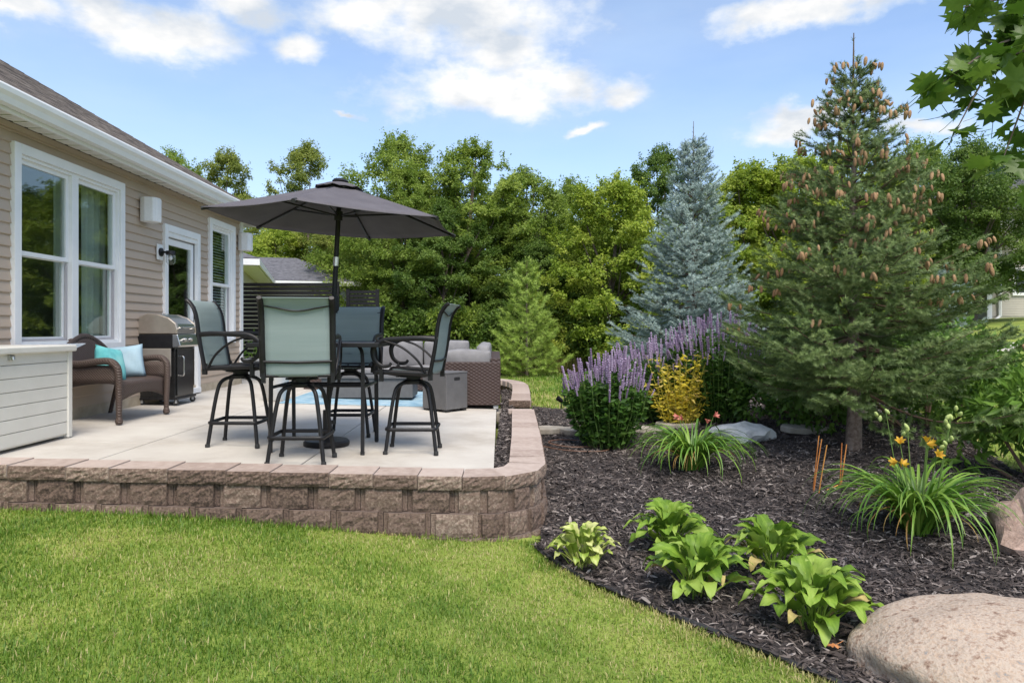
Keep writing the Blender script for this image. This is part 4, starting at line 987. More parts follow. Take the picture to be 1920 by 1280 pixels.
# ------------------------------------------------------------------ neighbouring buildings
nb = thing('neighbour_garage', 'low neighbouring building with grey shingled hip roof behind the slat screen', 'building', (-7.25, 22.6, -.3), R_(15.1))
m = MB(); m.box(-8, 2.3, .45, 3.9, 0, 2.72); m.build('wall', M['nsiding'], nb)
m = MB(); m.box(-5.6, -.45, -6.8, .44, 0, 2.72); m.build('wing_wall', M['nsiding'], nb)
hip_roof(nb, -8.4, 2.77, 0, 4.28, 2.90, .44, .14, M['shingle_grey']); hip_roof(nb, -6, 0, -7.25, 3.0, 2.895, .43, .14, M['shingle_grey'], 'wing_roof')
m = MB(); m.box(.025, 2.77, -.02, .02, 2.74, 2.885); m.box(2.75, 2.79, .02, 4.28, 2.74, 2.885); m.box(-.02, .02, -7.25, .02, 2.74, 2.88); m.box(-6, -.02, -7.27, -7.23, 2.74, 2.88); m.build('fascia', M['trim'], nb)
m = MB(); m.box(-6, -.03, -7.22, .44, 2.725, 2.745); m.box(.03, 2.74, .03, 4.2, 2.727, 2.747); m.build('soffit', M['soffit'], nb)
m = MB(); m.box(2.1, 2.33, .42, .449, 0, 2.72); m.build('corner_board', M['trim'], nb)
nh = thing('neighbour_house', 'tan sided house with white framed window on the rise beyond the dark maple', 'house', (23.7, 33, 1.45))
m = MB(); m.box(-3.2, 6, -4, 4, -.6, 4.6); m.build('wall', M['nsiding'], nh)
for k in range(46):
    m = MB(); m.box(-3.23, 6, -4.03, -4.0, .1 + k * .1, .19 + k * .1); m.build('clapboard', M['nsiding'], nh)
def nwin(x, z, w, h):
    m = MB(); T = .12
    for a, b, c, d in ((x, x + T, z, z + h), (x + w - T, x + w, z, z + h), (x + T, x + w - T, z, z + T), (x + T, x + w - T, z + h - T, z + h), (x + w / 2 - .04, x + w / 2 + .04, z + T, z + h - T)): m.box(a, b, -4.10, -4.02, c, d)
    f = m.build('window', M['trim'], nh); m = MB(); m.box(x + T, x + w - T, -4.06, -4.05, z + T, z + h - T); m.build('pane', M['enamel'], f)
nwin(-2.2, .95, 1.9, 1.15); nwin(2.2, .95, 1.6, 1.3)
m = MB(); m.box(-3.25, -3.05, -4.08, -4.031, -.2, 4.6); m.tube([(-2.75, -4.1, 4.5), (-2.75, -4.1, .1), (-3.1, -4.3, -.1)], .07, 6); m.build('downspout', M['trim'], nh)
m = MB(); m.prism([(-4.2, 4.5), (1.4, 7.6), (7, 4.5)], -4.5, 4.5, 'y'); m.build('roof', M['shingle_grey'], nh)
# pale path on the neighbour's rise
def pathz(x, y): return terrain(x, y) + .03
tag(poly_sheet('path', [(12.5, 19.0), (19, 19.8), (24, 21), (24, 22), (18.5, 20.9), (12.5, 20.0)], pathz, M['path'], .5, .1), kind='structure')
# ------------------------------------------------------------------ broadleaf trees
def crown_mesh(name, seed, H, W, zb, n, leaf, mat, nblob=150, airy=0.0, cone=.0):
    r = np.random.default_rng(seed); C = []; Rr = []
    while len(C) < nblob:
        t = r.uniform(0, 1) ** .9; z = zb + (H - zb) * t
        a = r.uniform(0, 2 * PI); lob = 1 + .16 * math.sin(3 * a + seed) * math.sin(5 * t + seed) + .10 * math.sin(7 * a + 11 * t)
        prof = max(.05, (1 - abs(2 * (.12 + .88 * t) ** (.8 + cone) - 1) ** 2.4)) ** .75
        q = W * prof * lob * r.uniform(.0, 1) ** .42 * .95
        rad = r.uniform(.07, .20) * W * 1.15 * (1 - .35 * t) * (1 - .3 * airy)
        C.append((q * math.cos(a), q * math.sin(a), min(z, H - rad * .4))); Rr.append(rad)
    C = np.array(C); Rr = np.array(Rr); p = Rr ** 2 / (Rr ** 2).sum()
    k = r.choice(nblob, n, p=p); d = unit(r.normal(0, 1, (n, 3))); d[:, 2] = np.where(d[:, 2] < -.3, -d[:, 2] * .6, d[:, 2])
    rad = Rr[k] * (r.uniform(.2, 1, n) ** .5) * (1 + (.22 + airy) * np.abs(r.normal(0, .5, n))); P = C[k] + d * rad[:, None] * [1, 1, .8]
    # loose leafy shoots that break the outline
    ns = n // 6; per = 14; ng = ns // per; b = r.integers(0, nblob, ng); sd = unit(C[b] * [1, 1, .35] - [0, 0, zb * .3] + r.normal(0, W * .35, (ng, 3)) + [0, 0, W * .45]); ln = r.uniform(.25, .6, ng) * W * .34
    t = r.uniform(.1, 1, (ng, per)); Q = (C[b] + sd * (Rr[b] * .7)[:, None])[:, None] + sd[:, None] * (t * ln[:, None])[..., None] + r.normal(0, .035 * W * .4, (ng, per, 3)); P[:ng * per] = Q.reshape(-1, 3); k[:ng * per] = np.repeat(b, per)
    A = d * .7 + r.normal(0, .6, (n, 3)) + [0, 0, -.35]
    return leaf_mesh(name, P, A, leaf * .7, leaf * 1.3, .62, mat, r, rbias=(r.normal(0, .24, nblob))[k], nrm=unit(P * [1, 1, 0] / W + d * .6) + [0, 0, .7]), C, Rr
def trunk_mesh(name, seed, H, C, rad, mat, bend=.0):
    r = random.Random(seed); m = MB()
    top = H * .82; P = [(bend * math.sin(i * 1.1) * .3, bend * math.cos(i * 1.7) * .3, top * i / 7 - .25 * (i == 0)) for i in range(8)]
    m.tube(P, [rad * (1 - .8 * i / 7) * (1.3 if i == 0 else 1) for i in range(8)], 8)
    for c in C[:: max(1, len(C) // 16)]:
        z0 = max(.8, c[2] * .55); f = z0 / top * 7; i = min(6, int(f)); b = Vector(P[i]).lerp(Vector(P[i + 1]), min(1, f - i))
        e = Vector(c); mid = b.lerp(e, .5) + Vector((0, 0, -.1 * (e - b).length)); m.tube([b, mid, e], [rad * .38, rad * .24, rad * .08], 5)
    return m.mesh(name, mat, 50)
def make_tree(name, label, seed, H, W, zb, n, leaf, mat, trunk=.14, group='trees along the back of the lawn', **k):
    t = thing(name, label, 'tree', group=group)
    cm, C, Rr = crown_mesh('crown', seed, H, W, zb, n, leaf, mat, **k)
    link('trunk', trunk_mesh('trunk', seed, H, C, trunk, M['bark'], .3), t); link('crown', cm, t)
    return t
def put(o, px, Y, s=1, rz=0, dz=0, x=None, sz=None):
    X = (px - VX) / FPX * Y if x is None else x
    o.location = (X, Y, float(terrain(X, Y)) + dz); o.rotation_euler.z = rz; o.scale = (s, s, s if sz is None else sz); return o
def copy_to(o, label, mat, px, Y, s, rz, sz=None):
    c = copy_tree(o); c['label'] = label; put(c, px, Y, s, rz, sz=sz)
    for ch in c.children:
        if ch.name.startswith('crown') and mat:
            ch.material_slots[0].link = 'OBJECT'; ch.material_slots[0].material = mat
    return c
tA = make_tree('broadleaf_tree', 'tall full green tree rising directly above the umbrella canopy', 11, 9.2, 3.0, .3, 86000, .092, M['lf_mid'], nblob=280); put(tA, 745, 24.5, .95, .3, sz=.85)
tB = make_tree('broadleaf_tree', 'tall green tree with narrow pointed top near the middle of the tree line', 23, 8.8, 2.5, .2, 78000, .09, M['lf_mid'], nblob=240, cone=.25); put(tB, 880, 23.5, 1.0, 0, sz=.84)
tC = make_tree('broadleaf_tree', 'bright yellow-green tree to the house side of the blue spruce', 37, 6.4, 2.3, .3, 70000, .088, M['lf_yel'], nblob=208); put(tC, 1150, 20.5, .98, 1, sz=.87)
tD = make_tree('broadleaf_tree', 'loose airy olive-green tree seen above the house roof', 41, 9.5, 2.6, 2.0, 40000, .09, M['lf_olive'], nblob=110, airy=.5); put(tD, 425, 33, .99, .4)
tE = make_tree('broadleaf_tree', 'round dark green maple standing before the tan neighbour house', 53, 7.2, 3.3, 1.3, 76000, .098, M['lf_dark'], trunk=.17, nblob=256); put(tE, 1822, 27, .97, 0, sz=.92)
spec = [(tD, 'loose yellowish tree between house roof and umbrella', M['lf_olive'], 575, 32, .98, 2.1, 1.0), (tA, 'green tree top peeking just over the far end of the roof ridge', M['lf_mid'], 325, 38, 1.1, 1.2, 1.15),
        (tB, 'green tree behind the small soft pine', M['lf_mid'], 985, 24.5, .92, 1.7, .76), (tA, 'green tree filling the gap behind the yellow-green tree', M['lf_mid'], 1075, 27, .86, 2.5, .74),
        (tB, 'dark upright tree whose top shows over the yellow-green tree beside the blue spruce', M['lf_dark'], 1240, 30, 1.0, .5, 1.0), (tC, 'yellow-green tree directly behind the blue spruce', M['lf_yel'], 1400, 23, 1.15, 2.2, 1.0),
        (tC, 'broad yellow-green tree between the two spruces', M['lf_yel'], 1490, 22, 1.2, .9, 1.0), (tA, 'yellow-green tree behind the cone-laden spruce', M['lf_yel'], 1600, 26, .86, 3.6, .80),
        (tE, 'dark tree partly behind the cone-laden spruce and the maple', M['lf_mid'], 1720, 31, .95, 2, 1.05), (tB, 'mid green tree low behind the umbrella pole', M['lf_mid'], 755, 22.3, .72, 4, .72),
        (tA, 'leafy green tree standing behind the privacy screen', M['lf_olive'], 610, 27, .68, 5, .62), (tC, 'yellowish rounded tree behind the grey roofed building', M['lf_yel'], 520, 27, 1.0, 3, .80),
        (tE, 'dark maple at the far end of the neighbour house', M['lf_dark'], 1990, 31, 1.05, 1.1, 1.15), (tB, 'dark green tree low behind the sofa', M['lf_dark'], 830, 21.5, .66, 2.9, .58),
        (tC, 'dark bushy tree at the lawn edge behind the small pine', M['lf_dark'], 1010, 21.8, .72, 5, .62), (tE, 'shaded bushy tree left of the blue spruce foot', M['lf_mid'], 1190, 21.5, .62, 4, .55),
        (tA, 'green tree far behind the house', M['lf_mid'], 120, 40, 1.0, 3, .95), (tA, 'green tree well to the side beyond the neighbour lawn', M['lf_mid'], 2250, 30, 1.0, 2, 1.1),
        (tA, 'green tree in the second row behind the umbrella', M['lf_mid'], 690, 33, .9, 1, .8), (tE, 'dark green tree in the second row behind the sofa', M['lf_dark'], 830, 32, 1.1, 2, .95), (tB, 'dark green tree in the second row behind the small pine', M['lf_dark'], 960, 33, 1.1, 3, .8),
        (tE, 'dark tree in the second row behind the yellow-green tree', M['lf_dark'], 1110, 33, 1.1, 4, .85), (tE, 'dark tree in the second row between the spruces', M['lf_dark'], 1450, 32, 1.2, 5, .9), (tE, 'dark green tree in the second row behind the privacy screen', M['lf_dark'], 560, 34, 1.0, 5, .62),
        (tA, 'pale green tree filling the skyline between the two airy trees', M['lf_olive'], 495, 39, 1.0, 1.9, .88), (tB, 'mid green tree filling the skyline just behind the umbrella top', M['lf_mid'], 640, 37, 1.1, .8, .93),
        (tC, 'yellow-green tree well to the side beyond the neighbour lawn', M['lf_yel'], 2500, 28, 1.3, 2, 1.4)]
for q in spec: copy_to(*q)
# dense dark understorey closing the foot of the tree line
def bush(name, label, px, Y, H, W, n, leaf, mat, seed, group=None, cat='shrub', asp=.6, x=None, nblob=16, stems=6):
    r = np.random.default_rng(seed); t = thing(name, label, cat, group=group); put(t, px, Y, x=x)
    C = np.stack([r.normal(0, W * .38, nblob), r.normal(0, W * .32, nblob), r.uniform(.18, .82, nblob) * H], 1); C[:, :2] *= (1.1 - .5 * C[:, 2:] / H); Rr = r.uniform(.18, .30, nblob) * min(W, H)
    k = r.integers(0, nblob, n); d = unit(r.normal(0, 1, (n, 3))); P = C[k] + d * (Rr[k] * r.uniform(.4, 1, n) ** .4)[:, None]; P[:, 2] = np.maximum(P[:, 2], .02)
    link('foliage', leaf_mesh('foliage', P, d * .8 + r.normal(0, .5, (n, 3)) + [0, 0, -.25], leaf * .7, leaf * 1.3, asp, mat, r), t)
    m = MB()
    for c in C[:stems]: m.tube([(c[0] * .15, c[1] * .15, -.05), tuple(c * [.6, .6, .5]), tuple(c)], [.02, .014, .005], 5)
    m.build('stem', M['twig'], t, sm=60); return t
und = [(690, 21.5, 1.6), (720, 20.8, 2.2), (770, 20.6, 2.0), (850, 20.5, 2.2), (905, 20.6, 1.7), (960, 21, 2.4), (1060, 20.6, 2.0), (1110, 20.2, 1.8), (1180, 19.6, 1.6), (1290, 21, 2.2), (1380, 21, 2.0), (1480, 20.5, 2.0), (1570, 21, 2.2), (1660, 23, 2.2)]
ulab = ['behind the umbrella pole', 'behind the far bar stool', 'over the back of the sofa', 'over the corner of the sofa', 'between sofa and small pine', 'just behind the small pine', 'at the end of the back lawn', 'beside the far edge of the back lawn', 'left of the blue spruce', 'behind the blue spruce', 'right behind the blue spruce', 'between the two spruces', 'behind the cone-laden spruce', 'behind the cone-laden spruce on its far side']
for i, (px, Y, h) in enumerate(und):
    bush('understorey_shrub', 'dark leafy understorey shrub ' + ulab[i], px, Y, h, 1.5, 4200, .115, M['lf_dark'] if i % 3 else M['lf_mid'], 300 + i, 'shrubs at the foot of the tree line')
# tall dry weeds at the lawn's back edge
r = np.random.default_rng(77); n = 5200; X = r.uniform(-1.5, 4.5, n); Y = 19.3 + .12 * X + r.uniform(-.25, .5, n); P = np.stack([X, Y, terrain(X, Y)], 1)
tag(link('rough_grass', leaf_mesh('rough_grass', P, r.normal(0, .25, (n, 3)) + [0, 0, 1], .25, .6, .05, leafm('dry_weeds', [(.10, .12, .03), (.20, .19, .06), (.33, .27, .12)]), r)), kind='stuff')

# ------------------------------------------------------------------ conifers
def brush(P0, P1, per, ln, wd, r, fwd=.55):
    """bottle-brush needles around each twig P0->P1"""
    n = len(P0); A = unit(P1 - P0); t = r.uniform(.02, 1.02, (n, per)); B = P0[:, None] + (P1 - P0)[:, None] * t[..., None]
    q = r.normal(0, 1, (n, per, 3)); q -= (q * A[:, None]).sum(-1, keepdims=True) * A[:, None]; q /= np.linalg.norm(q, axis=-1, keepdims=True) + 1e-9
    q[..., 2] += .25; D = q + A[:, None] * fwd; D /= np.linalg.norm(D, axis=-1, keepdims=True)
    s = np.cross(D, A[:, None] + .01); s /= np.linalg.norm(s, axis=-1, keepdims=True) + 1e-9
    L = ln * r.uniform(.75, 1.2, (n, per, 1)); B = B.reshape(-1, 3); D = D.reshape(-1, 3); s = s.reshape(-1, 3); L = L.reshape(-1, 1)
    V = np.stack([B - s * wd, B + s * wd, B + D * L], 1).reshape(-1, 3); F = np.arange(len(V)).reshape(-1, 3)
    return V, F, n * per
def conifer(root, seed, H, prof, clear, whorl, nbr, twl, per, ln, wd, mat, trunk_r, bark, droop=.12, uptop=.7, cones=0, leader=.3, dens=1.0, skip=0):
    r = np.random.default_rng(seed); T0 = []; T1 = []; br = MB(); tips = []
    m = MB(); m.tube([(.01 * math.sin(k * 2), .01 * math.cos(k * 3), H * k / 9 - (.08 if k == 0 else 0)) for k in range(10)], [trunk_r * (1.15 if k == 0 else 1) * (1 - .93 * k / 9) for k in range(10)], 12)
    m.build('trunk', bark, root, sm=50)
    z = clear; ang = 0
    while z < H - .12:
        f = z / H; Lw = np.interp(f, prof[0], prof[1]); nb = max(3, int(nbr * (1 - .45 * f)))
        for b in range(nb):
            if r.random() < skip * (1 + .8 * f): continue
            a = ang + 2 * PI * b / nb + r.normal(0, .22); L = Lw * r.uniform(.60, 1.16); zz = z + r.uniform(-.5, .5) * whorl
            el = -droop + (uptop + droop) * f ** 1.6 + r.normal(0, .07); d = np.array([math.cos(a), math.sin(a)]); K = 7; pts = []
            for k in range(K + 1):
                t = k / K; pts.append(np.array([d[0] * L * t * math.cos(el), d[1] * L * t * math.cos(el), zz + L * t * math.sin(el) - .10 * L * math.sin(PI * t) * (1 - f) + .10 * L * t ** 3]))
            br.tube(pts, [max(.003, trunk_r * .26 * (1 - f * .6) * (1 - .9 * k / K)) for k in range(K + 1)], 5, caps=False)
            nt = max(4, int(L / .055 * dens)); side = np.array([-d[1], d[0], 0])
            for k in range(nt):
                t = .16 + .86 * (k + r.random()) / nt; t = min(t, 1); i = min(K - 1, int(t * K)); p = pts[i] + (pts[i + 1] - pts[i]) * (t * K - i)
                fw = pts[i + 1] - pts[i]; fw /= np.linalg.norm(fw); sg = 1 if k % 2 else -1
                spread = L * .42 * (1 - t) ** .8 + .05; q = p + (side * sg * r.uniform(.5, 1.0) + fw * r.uniform(.5, .9)) * spread * r.uniform(.35, 1) + np.array([0, 0, r.normal(0, .035) - .10 * spread])
                v = side * sg * r.uniform(.2, .9) + fw * 1.0 + np.array([0, 0, r.normal(.08, .22)]); v /= np.linalg.norm(v); tl = twl * r.uniform(.7, 1.25)
                if spread > .14: T0.append(p); T1.append(q)
                T0.append(q); T1.append(q + v * tl); T0.append(q + v * tl * .3); v2 = v + side * sg * .9 + np.array([0, 0, r.normal(0, .2)]); v2 /= np.linalg.norm(v2); T1.append(q + v * tl * .3 + v2 * tl * .7)
                tips.append((q + v * tl * .9, f)) if t > .55 else None
            T0.append(pts[-1]); v = pts[-1] - pts[-2]; v /= np.linalg.norm(v); T1.append(pts[-1] + v * twl)
        z += whorl * r.uniform(.8, 1.2) * (1 - .3 * f); ang += 1.1
    T0.append(np.array([0, 0, H - .25])); T1.append(np.array([0, 0, H + leader * .85]))
    T0 = np.array(T0); T1 = np.array(T1); L = np.linalg.norm(T1 - T0, axis=1); keep = L > .03; T0 = T0[keep]; T1 = T1[keep]
    V, F, n = brush(T0, T1, per, ln, wd, r)
    rr = np.clip(np.repeat(r.beta(2, 2, len(T0)), per) * .7 + r.uniform(0, .3, n), 0, 1)
    br.tube([(0, 0, H - .1), (.005, 0, H + leader)], [.012, .005], 5); br.build('limbs', M['twig'], root, sm=60)
    link('crown', npmesh('crown', V, F, mat, rr), root)
    return tips
gs = thing('spruce_tree', 'green spruce hung with many brown cones, bare trunk in the mulch', 'spruce tree'); put(gs, 1600, 7.1)
tips = conifer(gs, 5, 3.86, ([0, .12, .25, .42, .55, .68, .80, .92, 1], [1.32, 1.44, 1.36, 1.10, .80, .54, .36, .16, .06]), 0.76, .16, 12, .16, 58, .038, .0036, M['needle'], .075, M['sbark'], droop=.10, uptop=.62, leader=.42, dens=.95, skip=.09)
m = MB(); m.lathe([(.006, 0), (.016, -.012), (.021, -.035), (.021, -.065), (.015, -.095), (.004, -.112)], 8); 
cone_me = m.mesh('cone', M['cone'], 60)
r = np.random.default_rng(8); k = 0; order = [q for q in r.permutation(len(tips))]; spots = []
for q in order:
    p, f = tips[q]
    if r.random() > np.interp(f, [0, .2, .35, .45, .6, .9, 1], [.0, .01, .04, .22, .55, .6, .05]): continue
    for j in range(r.integers(2, 5)):
        e = r.normal(0, .04, 3); e[2] = -abs(e[2]) * .3 - .01; spots.append((p + e, r.normal(0, .22), r.normal(0, .22), r.uniform(0, 6), r.uniform(.5, .85)))
spots = spots[:560]; spots.sort(key=lambda c: c[0][1])          # those facing the lawn first, each a part
for p, a, b, c, s_ in spots[:298]: link('cone', cone_me, gs, tuple(p), (a, b, c), s_)
vc = np.array([v.co for v in cone_me.vertices]); rest = MB(); fc = [tuple(q.vertices) for q in cone_me.polygons]
for p, a, b, c, s_ in spots[298:]: rest.add(vc @ np.array(Euler((a, b, c)).to_matrix()).T * s_ + p, fc)
if rest.v: rest.build('far_side_cones', M['cone'], gs, sm=60)['kind'] = 'stuff'
bs = thing('spruce_tree', 'dense silvery blue spruce behind the purple flowers', 'spruce tree'); put(bs, 1300, 13.6)
conifer(bs, 9, 4.85, ([0, .06, .16, .3, .45, .6, .75, .88, 1], [1.35, 1.45, 1.42, 1.22, .98, .76, .55, .34, .10]), .18, .17, 11, .19, 34, .050, .0062, M['blue'], .08, M['sbark'], droop=.08, uptop=.85, leader=.5, dens=.68)
sp = thing('pine_tree', 'small soft light green young pine at the edge of the back lawn', 'pine tree'); put(sp, 988, 18.6)
conifer(sp, 13, 3.0, ([0, .1, .25, .5, .75, 1], [.85, 1.1, 1.0, .72, .38, .06]), .12, .22, 8, .22, 26, .09, .006, M['pine'], .05, M['sbark'], droop=-.25, uptop=1.0, leader=.1, dens=.5)
sp2 = thing('spruce_tree', 'small dark spruce at the foot of the dark maple on the rise', 'spruce tree'); put(sp2, 1775, 24)
conifer(sp2, 14, 2.4, ([0, .1, .5, 1], [.9, 1.0, .6, .05]), .1, .25, 8, .2, 20, .06, .008, M['blue'], .05, M['sbark'], dens=.4)

# ------------------------------------------------------------------ shrubs in the bed
bush('leafy_shrub', 'dark glossy leaved shrub directly behind the spruce trunk', 1585, 8.35, 1.15, 1.8, 3800, .085, M['lf_shrub'], 401, 'leafy shrubs around the spruce', nblob=20)
bush('leafy_shrub', 'large dark leaved shrub on the lawn side of the spruce trunk', 1735, 8.1, 1.25, 1.7, 3800, .085, M['lf_shrub'], 402, 'leafy shrubs around the spruce', nblob=22)
bush('leafy_shrub', 'green shrub between the spruce and the second purple clump', 1455, 9.3, .85, 1.2, 2000, .085, M['lf_shrub'], 403, 'leafy shrubs around the spruce')
bush('leafy_shrub', 'light green shrub at the lawn edge beyond the spruce', 1800, 9.6, 1.35, 1.0, 2000, .09, M['lf_light'], 404, 'leafy shrubs around the spruce')
bush('leafy_shrub', 'light green shrub seen through the lower boughs of the spruce', 1660, 10.5, 1.5, 1.6, 2400, .09, M['lf_light'], 406, 'leafy shrubs around the spruce')
bush('peony_bush', 'bright narrow leaved bush at the lawn beside the pink rock', 1962, 5.9, 1.1, .75, 1500, .13, M['lf_light'], 405, asp=.34, nblob=14)

# purple flowering clumps, yellow leaved plant
m = MB(); nW = 11
for k in range(nW): m.lathe([(.004, 0), (.0105, .004), (.0115, .010), (.005, .016)], 7, (0, 0, k * .0165), caps=k == nW - 1)
spike_me = m.mesh('flower_spike', M['spike'], 50)
def agastache(label, px, Y, H, W, nst, seed, ns, leaf=.085, fol=1.0, x=None):
    r = np.random.default_rng(seed); t = thing('flowering_clump', label, 'flower clump', group='purple flower spikes in the bed'); put(t, px, Y, x=x)
    P = []; A = []; stems = MB()
    for i in range(nst):
        a = r.uniform(0, 2 * PI); q = math.sqrt(r.uniform(0, 1)); hx, hy = W * .5 * q * math.cos(a), W * .42 * q * math.sin(a); h = H * (1 - .22 * q * q) * r.uniform(.86, 1.04)
        b = np.array([hx * .45, hy * .45, 0]); e = np.array([hx * 1.05, hy * 1.05, h - .18])
        mid = (b + e) / 2 + [hx * .12, hy * .12, 0]
        stems.tube([b, mid, e], [.005, .004, .003], 4)
        for k in range(int(46 * fol)):
            u = r.uniform(.08, .93) ** .9; p = b * (1 - u) ** 2 + 2 * mid * u * (1 - u) + e * u * u; aa = r.uniform(0, 2 * PI); sc = 1
            P.append(p + [.012 * math.cos(aa), .012 * math.sin(aa), 0]); A.append([math.cos(aa), math.sin(aa), .15 + r.normal(0, .3) - .25 * (1 - u)])
        tilt = (e - mid); tilt /= np.linalg.norm(tilt)
        if i < ns:
            v = Vector(tilt); link('flower_spike', spike_me, t, tuple(e - tilt * .01), v.to_track_quat('Z', 'Y').to_euler(), (1, 1, r.uniform(.75, 1.35)))
            if r.random() < .6:
                s2 = Vector((r.normal(0, .05), r.normal(0, .05), 0)); link('flower_spike', spike_me, t, Vector(e) + s2 - Vector((0, 0, r.uniform(.06, .14))), (v + s2 * 3).to_track_quat('Z', 'Y').to_euler(), (.85, .85, r.uniform(.5, .9)))
    stems.build('stems', M['stem'], t, sm=60)
    link('foliage', leaf_mesh('foliage', np.array(P), np.array(A), leaf * .6, leaf * 1.15, .5, M['lf_ag'], r), t)
    return t
agastache('purple flowering clump beside the stepping stones near the block wall', 1140, 7.75, 1.10, .92, 110, 1, 110)
agastache('purple flowering clump behind the yellow leaved plant', 1245, 9.3, 1.20, 1.3, 120, 2, 120)
agastache('purple flowering clump between yellow plant and the green spruce', 1345, 9.0, 1.44, 1.25, 130, 3, 130)
def gold_plant():
    r = np.random.default_rng(6); t = thing('yellow_plant', 'bright yellow leaved plant between the purple clumps', 'plant'); put(t, 1272, 8.75)
    P = []; A = []; m = MB()
    for i in range(75):
        a = r.uniform(0, 2 * PI); q = math.sqrt(r.uniform(0, 1)); e = np.array([.48 * q * math.cos(a), .3 * q * math.sin(a), 0.9 * r.uniform(.45, 1.1)]); b = e * [.35, .35, 0]
        m.tube([b, (b + e) / 2 + [0, 0, .05], e], [.005, .004, .002], 4)
        for k in range(20):
            u = r.uniform(.18, 1); aa = r.uniform(0, 2 * PI); P.append(b + (e - b) * u); A.append([math.cos(aa), math.sin(aa), r.normal(.05, .35)])
    m.build('stems', pmat('yellow_stem', (.42, .38, .05), rough=.7), t, sm=60); link('foliage', leaf_mesh('foliage', np.array(P), np.array(A), 0.04, .095, .40, M['lf_gold'], r), t)
gold_plant()

# hostas: every leaf a part
def hosta_leaf_mesh(seed, mat, L=.20, W=.085):
    r = random.Random(seed); m = MB(); nu, nv = 7, 10; ph = r.uniform(0, 6); wav = r.uniform(.5, 1.2)
    def f(u, v):
        s = 2 * u - 1; w = W * math.sin(PI * (.05 + .95 * v) ** .82) ** .75; x = s * w
        pet = .0; y = v * L; z = .075 * math.sin(v * 1.9) - .14 * v ** 2.2 * L * 2.6 + .22 * abs(s) ** 1.5 * w + .011 * wav * math.sin(v * 15 + ph + 2.5 * s) * abs(s)
        return (x, y * (1 - .15 * v), z)
    m.grid(f, nu, nv); m.tube([(0, -.13, -.16), (0, -.05, -.05), (0, .0, .002)], .0045, 5)
    return m.mesh('leaf', mat, 70)
HL = [hosta_leaf_mesh(k, M['hosta'], .20 + .02 * (k % 3), .044 + .006 * (k % 2)) for k in range(5)]
HO = hosta_leaf_mesh(31, M['hosta_old'], .16, .036)
HV = [hosta_leaf_mesh(k + 9, M['hosta_v'], .15, .036) for k in range(4)]
def hosta(label, px, py, n, s, seed, meshes=HL, drop=1.43):
    r = np.random.default_rng(seed); Y = 4.0
    for _ in range(12): X = (px - VX) / FPX * Y; Y = FPX * (CAMZ - float(bedz(X, Y))) / (py - VY)
    t = thing('hosta', label, 'hosta', ((px - VX) / FPX * Y, Y, float(bedz(X, Y))), group='hostas along the lawn edge')
    for i in range(n):
        f = i / n; a = i * 2.39996 + r.normal(0, .25); lift = .05 + .95 * (1 - f) ** 1.1   # inner leaves stand up
        el = R_(6 + 50 * (1 - f)) + r.normal(0, .14); rad = (.04 + .13 * f) * s; z = (.085 + .12 * (1 - f)) * s * r.uniform(.85, 1.1)
        o = link('leaf', HO if (f > .7 and r.random() < .14) else meshes[i % len(meshes)], t, (rad * math.cos(a), rad * math.sin(a), z), (0, 0, 0), s * r.uniform(.8, 1.2))
        o.rotation_euler = (Matrix.Rotation(a - PI / 2, 4, 'Z') @ Matrix.Rotation(el - .25, 4, 'X') @ Matrix.Rotation(r.normal(0, .25), 4, 'Y')).to_euler()
    return t
hosta('small pale variegated hosta beside the foot of the block wall', 1092, 1060, 52, .85, 1, HV)
hosta('green hosta standing behind another hosta, next to the variegated one', 1258, 1032, 42, .95, 2)
hosta('green hosta in front of another, nearest the variegated one along the lawn edge', 1310, 1114, 44, .95, 3)
hosta('green hosta touching the hosta beside the boulder, farther from the lawn', 1450, 1074, 42, .95, 4)
hosta('large green hosta right beside the big granite boulder', 1522, 1174, 48, .97, 5)

# daylilies: every blade a part
def blade_mesh(L, W, bend, seed, mat):
    r = random.Random(seed); m = MB(); n = 12; x = z = 0; el = R_(r.uniform(70, 86)); pts = []
    for k in range(n + 1):
        pts.append((x, z)); el -= bend / n * (.5 + 1.0 * k / n); x += math.cos(el) * L / n; z += math.sin(el) * L / n
    def f(u, v):
        i = min(n - 1, int(v * n)); t = v * n - i; p = (pts[i][0] + (pts[i + 1][0] - pts[i][0]) * t, pts[i][1] + (pts[i + 1][1] - pts[i][1]) * t); w = W * (1 - v ** 2.2) * (.55 + .45 * min(1, v * 5)) + .0008
        return (p[0], (2 * u - 1) * w, max(p[1], -.30) + abs(2 * u - 1) * w * .5)
    m.grid(f, 3, n + 1); return m.mesh('blade', mat, 70)
def ground_at(px, py):
    Y = 5.0
    for _ in range(15): X = (px - VX) / FPX * Y; Y = FPX * (CAMZ - float(bedz(X, Y))) / (py - VY)
    return X, Y, float(bedz(X, Y))
def flower_mesh(mat, n=6, L=.075):
    m = MB()
    for k in range(n):
        a = 2 * PI * k / n; c, s = math.cos(a), math.sin(a)
        def f(u, v): w = .018 * math.sin(PI * min(1, v * .9 + .1)); rr = .008 + L * .75 * v ** 1.3; return (c * rr - s * (2 * u - 1) * w, s * rr + c * (2 * u - 1) * w, L * v * (1 - .45 * v))
        m.grid(f, 3, 6)
    return m.mesh('flower', mat, 70)
